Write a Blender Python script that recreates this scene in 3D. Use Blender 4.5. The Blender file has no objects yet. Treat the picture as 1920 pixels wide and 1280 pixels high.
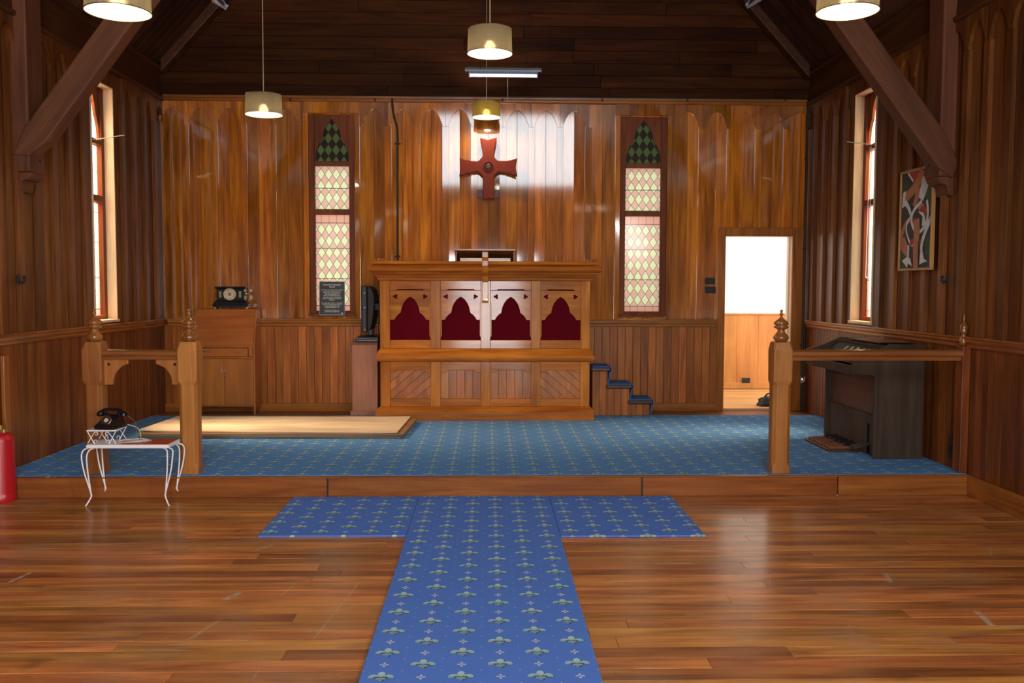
import bpy, bmesh, math, random
from mathutils import Vector, Matrix, noise
random.seed(7)
S = bpy.context.scene
COL = S.collection
R = math.radians
# ------------------------------------------------------------------ camera
CZ = 1.55; F = 1710.0
yaw, pit, rol = R(1.52), R(3.40), R(.17)
fw = Vector((math.sin(yaw)*math.cos(pit), math.cos(yaw)*math.cos(pit), -math.sin(pit)))
r0 = Vector((math.cos(yaw), -math.sin(yaw), 0)); u0 = r0.cross(fw)
rt = math.cos(rol)*r0 + math.sin(rol)*u0; up = -math.sin(rol)*r0 + math.cos(rol)*u0
cd = bpy.data.cameras.new('camera'); cam = bpy.data.objects.new('camera', cd); COL.objects.link(cam)
cam.matrix_world = Matrix((( rt.x, up.x, -fw.x, 0), (rt.y, up.y, -fw.y, 0), (rt.z, up.z, -fw.z, CZ), (0, 0, 0, 1)))
cd.sensor_width = 36; cd.lens = 36*F/1920; cd.clip_start = .05; cd.clip_end = 200
S.camera = cam
def at(px, py, Y):
    """the point at depth Y (metres from the camera along the nave) seen at a pixel of the photograph"""
    d = fw + (px-960)/F*rt - (py-640)/F*up
    t = Y/d.y
    return Vector((d.x*t, Y, CZ+d.z*t))
# ------------------------------------------------------------------ room sizes (metres)
XL, XR, YB, YS, HS = -3.63, 3.626, 10.32, 6.70, .152
Y0 = -3.2                                     # entrance wall behind the camera
ZT = 3.595                                    # underside of the wall-top moulding
ZR0, ZR1 = 1.105, 1.19                        # chair rail
SLOPE = 1.10
# ------------------------------------------------------------------ node helper
class G:
    def __init__(s, name):
        s.mat = bpy.data.materials.new(name); s.mat.use_nodes = True
        s.nt = s.mat.node_tree; s.nt.nodes.clear()
        s.out = s.nt.nodes.new('ShaderNodeOutputMaterial')
    def n(s, t, **kw):
        x = s.nt.nodes.new(t)
        for k, v in kw.items(): setattr(x, k, v)
        return x
    def put(s, sock, v):
        if isinstance(v, bpy.types.NodeSocket): s.nt.links.new(v, sock)
        elif isinstance(v, bpy.types.Node): s.nt.links.new(v.outputs[0], sock)
        else:
            if hasattr(sock.default_value, '__len__') and not hasattr(v, '__len__'): v = [v]*len(sock.default_value)
            if hasattr(v, '__len__') and len(sock.default_value) == 4 and len(v) == 3: v = (*v, 1)
            sock.default_value = v
    def m(s, op, a, b=None, c=None, clamp=False):
        x = s.n('ShaderNodeMath', operation=op, use_clamp=clamp); s.put(x.inputs[0], a)
        if b is not None: s.put(x.inputs[1], b)
        if c is not None: s.put(x.inputs[2], c)
        return x.outputs[0]
    def mix(s, f, a, b, blend='MIX'):
        x = s.n('ShaderNodeMix', data_type='RGBA', blend_type=blend)
        s.put(x.inputs[0], f); s.put(x.inputs[6], a); s.put(x.inputs[7], b)
        return x.outputs[2]
    def ramp(s, f, stops):
        x = s.n('ShaderNodeValToRGB'); e = x.color_ramp.elements
        while len(e) < len(stops): e.new(.5)
        for k, (p, c) in zip(e, stops):
            k.position = p; k.color = (*c, 1) if hasattr(c, '__len__') else (c, c, c, 1)
        s.put(x.inputs[0], f); return x.outputs[0]
    def noise(s, vec, scale, detail=3, rough=.5, dist=0):
        x = s.n('ShaderNodeTexNoise'); s.put(x.inputs['Vector'], vec)
        s.put(x.inputs['Scale'], scale); s.put(x.inputs['Detail'], detail); s.put(x.inputs['Roughness'], rough); s.put(x.inputs['Distortion'], dist)
        return x.outputs[0]
    def smooth(s, v, a, b):
        x = s.n('ShaderNodeMapRange', interpolation_type='SMOOTHSTEP'); s.put(x.inputs[0], v); s.put(x.inputs[1], a); s.put(x.inputs[2], b)
        return x.outputs[0]
    def bsdf(s, **kw):
        b = s.n('ShaderNodeBsdfPrincipled')
        for k, v in kw.items(): s.put(b.inputs[k.replace('_', ' ')], v)
        s.nt.links.new(b.outputs[0], s.out.inputs[0]); return b
    def bump(s, b, h, strength=.2, dist=.002):
        x = s.n('ShaderNodeBump'); s.put(x.inputs['Strength'], strength); s.put(x.inputs['Distance'], dist); s.put(x.inputs['Height'], h)
        s.nt.links.new(x.outputs[0], b.inputs['Normal'])
def plain(name, c, rough=.5, metal=0, var=.12, scale=30, **kw):
    g = G(name); co = g.n('ShaderNodeTexCoord').outputs['Object']
    f = g.noise(co, scale, 4)
    col = g.mix(f, [x*(1-var) for x in c], [min(1, x*(1+var)) for x in c])
    b = g.bsdf(Base_Color=col, Roughness=rough, Metallic=metal, **kw)
    return g.mat
def wood(name, dark, mid, light, axis=2, rough=.25, spread=.5, gloss=.5, coat=0, grain=1.0, bump=.15, wave=0, hue=.008, rv=.12, cr=.08, fig=.8, cior=1.5):
    """planed timber: grain along one local axis, every board its own tone"""
    g = G(name); co = g.n('ShaderNodeTexCoord').outputs['Object']
    geo = g.n('ShaderNodeNewGeometry'); rnd = geo.outputs['Random Per Island']
    orn = g.n('ShaderNodeObjectInfo').outputs['Random']
    rr = g.m('FRACT', g.m('ADD', rnd, orn))
    off = g.n('ShaderNodeCombineXYZ'); g.put(off.inputs[0], g.m('MULTIPLY', rr, 37)); g.put(off.inputs[1], g.m('MULTIPLY', rr, 91)); g.put(off.inputs[2], g.m('MULTIPLY', rr, 53))
    add = g.n('ShaderNodeVectorMath', operation='ADD'); g.put(add.inputs[0], co); g.put(add.inputs[1], off)
    def mp(a, b):
        x = g.n('ShaderNodeMapping'); g.put(x.inputs[0], add.outputs[0]); sc = [a]*3; sc[axis] = b; x.inputs['Scale'].default_value = sc; return x.outputs[0]
    f1 = g.noise(mp(9*grain, .8*grain), 1, 5, .6, 1.2)
    f2 = g.noise(mp(70*grain, 1.6*grain), 1, 4, .6, .3)
    f3 = g.noise(mp(5, 1.3), 1, 3, .55, .6)
    f = g.m('ADD', g.m('MULTIPLY', f1, .7), g.m('MULTIPLY', f2, .3))
    col = g.ramp(f, [(.33, dark), (.50, mid), (.67, light)])
    v = g.m('MULTIPLY_ADD', rr, spread, 1-spread/2)
    v = g.m('MULTIPLY', v, g.m('MULTIPLY_ADD', f3, fig, 1-fig/2))
    hs = g.n('ShaderNodeHueSaturation'); g.put(hs.inputs['Color'], col); g.put(hs.inputs['Value'], v)
    g.put(hs.inputs['Hue'], g.m('MULTIPLY_ADD', g.m('FRACT', g.m('MULTIPLY', rr, 7.3)), hue, .5-hue/2))
    ro = g.m('MULTIPLY_ADD', f1, rv, rough-rv/2)
    b = g.bsdf(Base_Color=hs.outputs[0], Roughness=ro, Specular_IOR_Level=gloss, Coat_Weight=coat, Coat_Roughness=cr, Coat_IOR=cior)
    h = g.m('ADD', g.m('MULTIPLY', f2, .35), f1)
    if wave:
        h = g.m('ADD', h, g.m('MULTIPLY', g.noise(mp(5, .9), 1, 2), wave))
    g.bump(b, h, bump, .004)
    return g.mat
M = {}
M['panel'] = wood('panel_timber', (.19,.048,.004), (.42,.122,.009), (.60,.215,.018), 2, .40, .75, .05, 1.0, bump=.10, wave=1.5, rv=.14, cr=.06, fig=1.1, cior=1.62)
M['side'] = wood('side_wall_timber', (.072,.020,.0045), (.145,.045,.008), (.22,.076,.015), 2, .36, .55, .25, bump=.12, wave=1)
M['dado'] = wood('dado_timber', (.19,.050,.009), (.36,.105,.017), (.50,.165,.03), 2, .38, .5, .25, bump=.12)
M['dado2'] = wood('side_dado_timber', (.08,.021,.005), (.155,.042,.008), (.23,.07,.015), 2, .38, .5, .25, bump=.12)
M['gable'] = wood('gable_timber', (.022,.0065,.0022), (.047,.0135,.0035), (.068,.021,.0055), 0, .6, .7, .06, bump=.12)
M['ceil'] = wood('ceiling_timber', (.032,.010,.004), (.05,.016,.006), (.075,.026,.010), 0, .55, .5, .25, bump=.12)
M['back'] = wood('backing_timber', (.06,.02,.008), (.09,.03,.01), (.12,.045,.015), 2, .6, .3, .2)
M['trimx'] = wood('moulding_timber_cross', (.19,.055,.010), (.31,.10,.017), (.40,.15,.028), 0, .28, .3, .3, .2)
M['trimy'] = wood('moulding_timber_long', (.16,.045,.009), (.26,.08,.014), (.33,.12,.024), 1, .28, .3, .3, .15)
M['trimz'] = wood('moulding_timber_upright', (.19,.055,.010), (.31,.10,.017), (.40,.15,.028), 2, .32, .3, .2, .1)
M['plate'] = wood('wall_plate_timber', (.045,.013,.005), (.075,.023,.007), (.105,.036,.011), 1, .45, .3, .25)
M['beam'] = wood('beam_timber', (.085,.027,.011), (.13,.043,.018), (.165,.059,.024), 2, .62, .2, .25, bump=.2)
M['reddish'] = wood('window_timber', (.115,.029,.010), (.17,.045,.015), (.22,.066,.02), 2, .5, .25, .12)
M['revealw'] = wood('reveal_timber', (.56,.38,.22), (.70,.50,.31), (.78,.59,.40), 2, .35, .2, .4)
M['pulpx'] = wood('pulpit_timber_cross', (.25,.064,.006), (.43,.13,.012), (.58,.205,.022), 0, .38, .35, .1, .5, bump=.10, wave=.8, cr=.10)
M['pulpz'] = wood('pulpit_timber_upright', (.25,.066,.007), (.43,.135,.014), (.58,.21,.025), 2, .38, .35, .1, .5, bump=.10, wave=.8, cr=.10)
M['pulpd'] = wood('pulpit_board_timber', (.27,.075,.014), (.42,.13,.026), (.52,.185,.04), 2, .34, .35, .3, .3)
M['post'] = wood('rail_post_timber', (.28,.092,.016), (.38,.135,.025), (.46,.18,.036), 2, .42, .2, .4, .05)
M['rail'] = wood('rail_timber', (.14,.042,.012), (.23,.075,.018), (.30,.11,.03), 0, .2, .2, .5, .3)
M['post_shaded'] = wood('shaded_post_timber', (.19,.060,.014), (.27,.090,.020), (.34,.125,.028), 2, .42, .2, .3, .05)  # post timber darkened in colour to stand in for shade on one post
M['turned'] = wood('turned_timber', (.16,.05,.012), (.26,.09,.018), (.34,.13,.03), 2, .12, .2, .5, .8, bump=.04)
M['desk'] = wood('desk_veneer', (.29,.078,.011), (.39,.112,.017), (.45,.145,.026), 0, .35, .15, .4, .05, grain=.6)
M['deskz'] = wood('desk_veneer_upright', (.28,.082,.012), (.38,.120,.019), (.44,.152,.028), 2, .38, .15, .4, .05, grain=.6)
M['pink'] = wood('pedestal_veneer', (.34,.125,.06), (.42,.165,.085), (.47,.20,.10), 2, .45, .1, .3, grain=.6)
M['pinkdark'] = wood('pedestal_edge', (.13,.045,.02), (.19,.065,.03), (.23,.09,.04), 0, .35, .1, .4)
M['organ'] = wood('organ_veneer', (.040,.025,.017), (.060,.038,.026), (.078,.050,.033), 2, .55, .1, .12, bump=.06)
M['organr'] = wood('organ_panel', (.050,.020,.012), (.075,.030,.017), (.10,.042,.024), 1, .4, .1, .4)
M['ply'] = wood('plywood_face', (.58,.43,.29), (.66,.51,.36), (.71,.57,.42), 0, .6, .05, .25, grain=.5, bump=.04)
M['plybrown'] = wood('hardboard', (.20,.10,.05), (.27,.14,.07), (.32,.18,.09), 0, .6, .1, .25)
M['plygrey'] = wood('old_board', (.10,.09,.075), (.16,.145,.12), (.21,.195,.17), 0, .7, .1, .2)
M['step'] = wood('step_timber', (.16,.044,.011), (.26,.08,.016), (.34,.115,.026), 0, .42, .12, .15, .1)
M['farw'] = wood('annex_panelling', (.44,.17,.045), (.52,.21,.055), (.57,.25,.07), 2, .4, .12, .35)
M['farf'] = wood('annex_floorboards', (.42,.20,.07), (.54,.28,.10), (.62,.35,.14), 0, .35, .2, .45)
M['crossred'] = plain('cross_paint', (.20,.028,.012), .5, 0, .15, 18, Specular_IOR_Level=.12)
M['crossdark'] = plain('cross_block_paint', (.07,.02,.012), .5)
M['cloth'] = plain('red_cloth', (.105,.0012,.007), .95, 0, .15, 60, Specular_IOR_Level=.1)
M['black'] = plain('black_plastic', (.010,.010,.011), .3, 0, .1)
M['blackm'] = plain('matt_black', (.012,.012,.012), .65, 0, .1)
M['bake'] = plain('black_bakelite', (.008,.008,.009), .12, 0, .1)
M['void'] = plain('dark_inside', (.006,.005,.005), .9)
M['white'] = plain('white_enamel', (.86,.83,.84), .35, 0, .04)
M['whitewall'] = plain('white_plaster', (.86,.85,.82), .8, 0, .03)
M['vinyl'] = plain('red_vinyl', (.56,.075,.020), .45, 0, .2, 25)
M['extred'] = plain('red_enamel', (.42,.008,.014), .3, 0, .1, 10)
M['brass'] = plain('brass', (.55,.38,.14), .35, 1, .15)
M['gilt'] = plain('gilt_metal', (.62,.40,.13), .3, .9, .15)
M['steel'] = plain('brushed_steel', (.62,.61,.6), .25, 1, .06)
M['chrome'] = plain('chrome', (.45,.48,.54), .28, 1, .04)
M['heatgrey'] = plain('grey_enamel', (.40,.44,.50), .4, .3, .06)
M['cord'] = plain('lamp_cord', (.45,.32,.18), .6, 0, .1)
M['greycord'] = plain('grey_cord', (.55,.52,.47), .6, 0, .1)
M['nylon'] = plain('black_bag_cloth', (.012,.012,.016), .55, 0, .4, 40)
M['nosing'] = plain('dark_rubber_nosing', (.065,.028,.018), .35, 0, .2)
M['dial'] = plain('cream_dial', (.62,.56,.42), .45, 0, .08, 40)
M['ink'] = plain('black_ink', (.015,.012,.010), .6)
M['verd'] = plain('marbled_green', (.22,.22,.13), .4, 0, .6, 90)
M['copper'] = plain('dial_copper', (.45,.22,.12), .4, .5)
M['plaquebg'] = plain('plaque_black', (.014,.014,.014), .4, 0, .1)
M['plaqueedge'] = plain('plaque_clear_edge', (.20,.19,.17), .3)
M['lettering'] = plain('white_lettering', (.72,.70,.62), .6, 0, .02)
M['paper'] = plain('loose_paper', (.55,.50,.42), .7)
M['keyw'] = plain('ivory_keys', (.68,.64,.54), .35, 0, .04)
M['tab'] = plain('stop_tab_plastic', (.42,.38,.29), .5, 0, .1, Specular_IOR_Level=.2)
M['clearsteel'] = plain('window_stay_metal', (.62,.64,.58), .3, .8)
M['art0'] = plain('canvas_black', (.025,.027,.03), .6, 0, .4, 14)
M['art1'] = plain('canvas_white', (.55,.56,.60), .6, 0, .35, 16)
M['art2'] = plain('canvas_flesh', (.40,.15,.075), .6, 0, .35, 12)
M['art3'] = plain('canvas_red', (.33,.03,.018), .6, 0, .3, 14)
M['art4'] = plain('canvas_green', (.025,.06,.018), .6, 0, .5, 12)
M['frame'] = wood('picture_frame_timber', (.26,.12,.03), (.36,.18,.05), (.42,.23,.07), 2, .35, .1, .4)
M['tread'] = None
M['cap'] = plain('white_paint_spots', (.7,.66,.58), .7)
M['outer'] = plain('light_blocker_board', (.5,.48,.45), .8)
M['leafy'] = plain('garden_green', (.10,.18,.05), .8, 0, .5, 3)
def carpet(name, base, base2, x0, y0, gain=1.0):
    g = G(name); pos = g.n('ShaderNodeNewGeometry').outputs['Position']
    sx = g.n('ShaderNodeSeparateXYZ'); g.put(sx.inputs[0], pos)
    x = g.m('SUBTRACT', sx.outputs[0], x0); y = g.m('SUBTRACT', sx.outputs[1], y0)
    PX, PY = .316, .12
    row = g.m('ROUND', g.m('DIVIDE', y, PY)); fy = g.m('SUBTRACT', y, g.m('MULTIPLY', row, PY))
    odd = g.m('MODULO', g.m('ABSOLUTE', row), 2)
    xs = g.m('SUBTRACT', x, g.m('MULTIPLY', odd, PX/2))
    def wrap(v, p): return g.m('SUBTRACT', v, g.m('MULTIPLY', g.m('ROUND', g.m('DIVIDE', v, p)), p))
    fx = wrap(xs, PX); cx = wrap(g.m('ADD', xs, PX/2), PX)
    def ell(u, v, ux, vy, rx, ry, rot=0):
        a = g.m('SUBTRACT', u, ux); b = g.m('SUBTRACT', v, vy)
        if rot:
            c, s_ = math.cos(rot), math.sin(rot)
            a, b = g.m('ADD', g.m('MULTIPLY', a, c), g.m('MULTIPLY', b, s_)), g.m('SUBTRACT', g.m('MULTIPLY', b, c), g.m('MULTIPLY', a, s_))
        a = g.m('DIVIDE', a, rx); b = g.m('DIVIDE', b, ry)
        return g.m('ADD', g.m('MULTIPLY', a, a), g.m('MULTIPLY', b, b))
    ax = g.m('ABSOLUTE', fx)
    bulb = ell(ax, fy, 0, .027, .0150, .025)
    wing = ell(ax, fy, .031, .008, .0185, .0165, -.30)
    curl = ell(ax, fy, .043, .001, .0085, .010)
    tail = ell(ax, fy, 0, -.027, .0075, .010)
    feet = ell(ax, fy, .010, -.012, .012, .0075, -.35)
    hole = ell(ax, fy, .0215, -.001, .0080, .0075, -.4)
    d = g.m('MINIMUM', g.m('MINIMUM', bulb, wing), g.m('MINIMUM', g.m('MINIMUM', tail, curl), feet))
    fl = g.smooth(d, 1.15, .85)
    sh = g.smooth(g.m('MINIMUM', ell(g.m('SUBTRACT', fx, .006), fy, 0, -.004, .050, .016), ell(g.m('SUBTRACT', fx, .006), fy, 0, 0, .018, .042)), 1.2, .7)
    acx = g.m('ABSOLUTE', cx); afy = g.m('ABSOLUTE', fy)
    cr = g.m('MINIMUM', ell(acx, afy, .011, 0, .0085, .0055), ell(acx, afy, 0, .014, .005, .009))
    cr = g.smooth(cr, 1.2, .8)
    dx = wrap(g.m('ADD', x, PX/4), PX/2); dy = wrap(g.m('ADD', y, PY/2), PY)
    dt = g.smooth(ell(dx, dy, 0, 0, .005, .006), 1.3, .6)
    hol = g.m('MULTIPLY', g.smooth(hole, 1.3, .5), .8)
    pile = g.noise(pos, 420, 2); blot = g.noise(pos, 5, 3)
    col = g.mix(blot, base, base2)
    col = g.mix(g.m('MULTIPLY', sh, .55), col, (.035*gain,.06*gain,.09*gain))
    col = g.mix(g.m('MULTIPLY', dt, .45), col, (.50*gain,.58*gain,.75*gain))
    col = g.mix(g.m('MULTIPLY', cr, .85), col, (.80*gain,.74*gain,.70*gain))
    teal = g.ramp(g.m('MULTIPLY_ADD', fy, 9, .5), [(.18, (.24*gain,.38*gain,.34*gain)), (.80, (.56*gain,.78*gain,.72*gain))])
    col = g.mix(g.m('MULTIPLY', fl, .92), col, teal)
    col = g.mix(hol, col, (.03*gain,.07*gain,.10*gain))
    col = g.mix(g.m('MULTIPLY_ADD', pile, .5, .0), col, g.mix(.5, col, (0, 0, 0)))
    b = g.bsdf(Base_Color=col, Roughness=.95, Specular_IOR_Level=.05)
    g.bump(b, pile, .5, .004)
    return g.mat
M['runner'] = carpet('runner_carpet', (.108,.235,.72), (.125,.262,.78), -.105, 3.53)
M['dais'] = carpet('dais_carpet', (.105,.27,.61), (.13,.32,.69), -.117, 6.745, .85)
M['tread'] = plain('stair_carpet', (.045,.14,.40), .95, 0, .25, 60)
def floor_mat():
    m = wood('floorboards', (.21,.067,.020), (.48,.165,.040), (.66,.27,.075), 0, .38, .60, .35, .32, bump=.10, wave=1.2, hue=.02, rv=.22, cr=.19, fig=1.4)
    g = G.__new__(G); g.mat = m; g.nt = m.node_tree
    b = [n for n in g.nt.nodes if n.type == 'BSDF_PRINCIPLED'][0]
    pos = g.n('ShaderNodeNewGeometry').outputs['Position']
    sx = g.n('ShaderNodeSeparateXYZ'); g.put(sx.inputs[0], pos); X, Y = sx.outputs[0], sx.outputs[1]
    src = b.inputs['Base Color'].links[0].from_socket
    brk = g.noise(pos, 38, 4, .7)
    tot = None
    # worn marks of the old pew feet and scrapes: x, y, angle, half length, half width, strength
    marks = [(-2.49,4.85,80,.10,.016,.9), (-2.56,4.74,5,.07,.010,.7), (-1.33,5.38,60,.09,.022,.6), (-1.28,4.53,62,.07,.022,.9), (-1.28,4.08,75,.15,.012,.55),
             (-1.34,3.91,5,.05,.010,.5), (2.34,4.15,82,.11,.020,.9), (2.43,4.05,2,.07,.014,.8), (2.15,4.76,78,.10,.018,.5), (1.15,3.93,85,.035,.05,.22),
             (1.05,5.03,3,.13,.025,.45), (-1.02,4.63,80,.09,.008,.8), (-.98,4.55,4,.14,.004,.7), (-2.45,5.42,14,.55,.005,.6), (-1.86,5.55,8,.35,.004,.55),
             (-2.0,3.62,-6,.75,.003,.5), (-1.15,3.95,0,.12,.004,.7), (-.70,4.05,0,.15,.005,.8), (-.72,4.35,83,.45,.006,.5), (-.62,4.75,0,.12,.005,.5), (.98,4.23,0,.05,.012,.45), (1.38,4.8,76,.04,.006,.4)]
    for (mx, my, an, L, W, st) in marks:
        c, s_ = math.cos(R(an)), math.sin(R(an))
        a = g.m('SUBTRACT', X, mx); d = g.m('SUBTRACT', Y, my)
        p = g.m('ABSOLUTE', g.m('ADD', g.m('MULTIPLY', a, c), g.m('MULTIPLY', d, s_)))
        q = g.m('ABSOLUTE', g.m('SUBTRACT', g.m('MULTIPLY', d, c), g.m('MULTIPLY', a, s_)))
        k = g.m('MULTIPLY', g.smooth(p, L, L*.75), g.smooth(q, W, W*.5))
        k = g.m('MULTIPLY', k, st)
        tot = k if tot is None else g.m('MAXIMUM', tot, k)
    tot = g.m('MULTIPLY', tot, g.smooth(brk, .34, .55))
    # fine scratches and dull scuffed zones
    vm = g.n('ShaderNodeMapping'); g.put(vm.inputs[0], pos); vm.inputs['Scale'].default_value = (1.1, 2.3, 1)
    vo = g.n('ShaderNodeTexVoronoi', feature='DISTANCE_TO_EDGE'); g.put(vo.inputs['Vector'], vm.outputs[0]); vo.inputs['Scale'].default_value = 1.7
    scr = g.m('MULTIPLY', g.smooth(vo.outputs[0], .006, .001), g.smooth(g.noise(pos, 3.1, 3), .50, .62))
    tot = g.m('MAXIMUM', tot, g.m('MULTIPLY', scr, .42))
    scuff = g.smooth(g.noise(pos, 1.6, 5, .65), .48, .72)
    col = g.mix(g.m('MULTIPLY', scuff, .42), src, (.36,.22,.13))
    vp_ = g.n('ShaderNodeTexVoronoi'); g.put(vp_.inputs['Vector'], pos); vp_.inputs['Scale'].default_value = 2.6
    speck = g.m('MULTIPLY', g.smooth(vp_.outputs['Distance'], .022, .010), .8)
    stain = g.m('MAXIMUM', speck, g.smooth(g.noise(pos, 2.3, 3, .6), .64, .78))
    bm_ = g.n('ShaderNodeMapping'); g.put(bm_.inputs[0], pos); bm_.inputs['Scale'].default_value = (1.5, 9, 1)
    blotch = g.smooth(g.noise(bm_.outputs[0], 1, 4, .6, .4), .50, .72)
    col = g.mix(g.m('MULTIPLY', blotch, .55), col, (.13,.036,.016))
    col = g.mix(g.m('MULTIPLY', stain, .55), col, (.07,.03,.015))
    col = g.mix(tot, col, (.50,.40,.28))
    g.put(b.inputs['Base Color'], col)
    r_ = b.inputs['Roughness'].links[0].from_socket
    g.put(b.inputs['Roughness'], g.m('ADD', r_, g.m('MULTIPLY', scuff, .16)))
    return m
M['floor'] = floor_mat()
def glass_mat(name, kind, clear=0):
    """leaded diamond panes; UV is in metres from the pane's lower edge middle"""
    g = G(name); uv = g.n('ShaderNodeTexCoord').outputs['UV']
    sx = g.n('ShaderNodeSeparateXYZ'); g.put(sx.inputs[0], uv); x, z = sx.outputs[0], sx.outputs[1]
    W, H = .0858, .1306
    a = g.m('DIVIDE', x, W); c = g.m('DIVIDE', z, H)
    u = g.m('ADD', a, c); v = g.m('SUBTRACT', a, c)
    ru, rv = g.m('ROUND', u), g.m('ROUND', v)
    par = g.m('ABSOLUTE', g.m('MODULO', g.m('ADD', ru, rv), 2))
    eu = g.m('SUBTRACT', .5, g.m('ABSOLUTE', g.m('SUBTRACT', u, ru))); ev = g.m('SUBTRACT', .5, g.m('ABSOLUTE', g.m('SUBTRACT', v, rv)))
    lead = g.smooth(g.m('MINIMUM', eu, ev), .045, .025)
    cell = g.n('ShaderNodeTexWhiteNoise', noise_dimensions='2D'); cv = g.n('ShaderNodeCombineXYZ'); g.put(cv.inputs[0], ru); g.put(cv.inputs[1], rv); g.put(cell.inputs['Vector'], cv.outputs[0])
    ye, pk = ((.86,.86,.44), (.84,.40,.28)) if kind != 'dark' else ((.20,.34,.10), (.05,.012,.012))  # head panes: same glass, the shade outside put into darker colours
    col = g.mix(par, ye, pk)
    col = g.mix(g.m('MULTIPLY', cell.outputs[0], .18), col, (.75,.72,.55) if kind != 'dark' else (.05,.08,.03))
    sw = g.noise(uv, 9, 3); col = g.mix(g.m('MULTIPLY', sw, .22), col, (.9,.93,.8) if kind != 'dark' else (.1,.12,.06))
    bar = None
    if kind in ('mid', 'low'):
        for zb in ([.2355] if kind == 'mid' else [.058, .36, .70]):
            k = g.smooth(g.m('ABSOLUTE', g.m('SUBTRACT', z, zb)), .005, .003); bar = k if bar is None else g.m('MAXIMUM', bar, k)
    if kind == 'low':
        ends = g.m('MAXIMUM', g.m('LESS_THAN', z, .058), g.m('GREATER_THAN', z, .985))
        sq = g.m('SUBTRACT', .5, g.m('ABSOLUTE', g.m('SUBTRACT', g.m('FRACT', a), .5)))
        lsq = g.smooth(sq, .03, .015)
        col = g.mix(ends, col, pk); lead = g.m('ADD', g.m('MULTIPLY', ends, lsq), g.m('MULTIPLY', g.m('SUBTRACT', 1, ends), lead))
        bar = g.m('MAXIMUM', bar, g.smooth(g.m('ABSOLUTE', g.m('SUBTRACT', z, .985)), .005, .003))
    if bar is not None: lead = g.m('MAXIMUM', lead, bar)
    col = g.mix(g.m('MULTIPLY', lead, .85), col, (.05,.045,.03))
    tr = g.n('ShaderNodeBsdfTranslucent'); g.put(tr.inputs[0], col)
    df = g.n('ShaderNodeBsdfDiffuse'); g.put(df.inputs[0], col)
    m1 = g.n('ShaderNodeMixShader'); g.put(m1.inputs[0], .12 if kind != 'dark' else .55); g.nt.links.new(tr.outputs[0], m1.inputs[1]); g.nt.links.new(df.outputs[0], m1.inputs[2])
    gl = g.n('ShaderNodeBsdfGlossy'); gl.inputs['Roughness'].default_value = .12
    m2 = g.n('ShaderNodeMixShader'); g.put(m2.inputs[0], .04); g.nt.links.new(m1.outputs[0], m2.inputs[1]); g.nt.links.new(gl.outputs[0], m2.inputs[2])
    last = m2
    if clear:
        tp = g.n('ShaderNodeBsdfTransparent'); g.put(tp.inputs[0], col); last = g.n('ShaderNodeMixShader'); g.put(last.inputs[0], clear)
        g.nt.links.new(m2.outputs[0], last.inputs[1]); g.nt.links.new(tp.outputs[0], last.inputs[2])
    g.nt.links.new(last.outputs[0], g.out.inputs[0])
    return g.mat
M['clear_mid'] = glass_mat('bright_leaded_glass_small', 'mid', .74); M['clear_low'] = glass_mat('bright_leaded_glass_tall', 'low', .74)
M['glass_mid'] = glass_mat('leaded_glass_small', 'mid'); M['glass_low'] = glass_mat('leaded_glass_tall', 'low'); M['glass_shaded'] = glass_mat('leaded_glass_shaded', 'dark')
def shade_mat(name, c, t):
    g = G(name); co = g.n('ShaderNodeTexCoord').outputs['Object']
    mp = g.n('ShaderNodeMapping'); g.put(mp.inputs[0], co); mp.inputs['Scale'].default_value = (30, 30, 260)
    w = g.noise(mp.outputs[0], 1, 3)
    col = g.mix(w, [k*.7 for k in c], [k*1.2 for k in c]); tc = g.mix(w, [k*.75 for k in t], [min(1, k*1.15) for k in t])
    d = g.n('ShaderNodeBsdfDiffuse'); g.put(d.inputs[0], col); tl = g.n('ShaderNodeBsdfTranslucent'); g.put(tl.inputs[0], [k*.35 for k in t])
    rf = g.n('ShaderNodeBsdfRefraction'); g.put(rf.inputs[0], tc); rf.inputs['IOR'].default_value = 1.04; rf.inputs['Roughness'].default_value = 1.0
    a = g.n('ShaderNodeAddShader'); g.nt.links.new(d.outputs[0], a.inputs[0]); g.nt.links.new(tl.outputs[0], a.inputs[1])
    a2 = g.n('ShaderNodeAddShader'); g.nt.links.new(a.outputs[0], a2.inputs[0]); g.nt.links.new(rf.outputs[0], a2.inputs[1]); g.nt.links.new(a2.outputs[0], g.out.inputs[0])
    return g.mat
M['shade'] = shade_mat('lamp_shade_linen', (.075,.066,.048), (.058,.045,.027))
M['shadegold'] = shade_mat('lamp_shade_olive', (.06,.052,.022), (.075,.051,.0105))
M['lining'] = shade_mat('lamp_shade_lining', (.32,.31,.28), (.36,.33,.28))
def emit(name, c, s):
    g = G(name); e = g.n('ShaderNodeEmission'); g.put(e.inputs[0], c); g.put(e.inputs[1], s); g.nt.links.new(e.outputs[0], g.out.inputs[0]); return g.mat
M['bulb'] = emit('lit_bulb', (1, .88, .68), 340)
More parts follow.
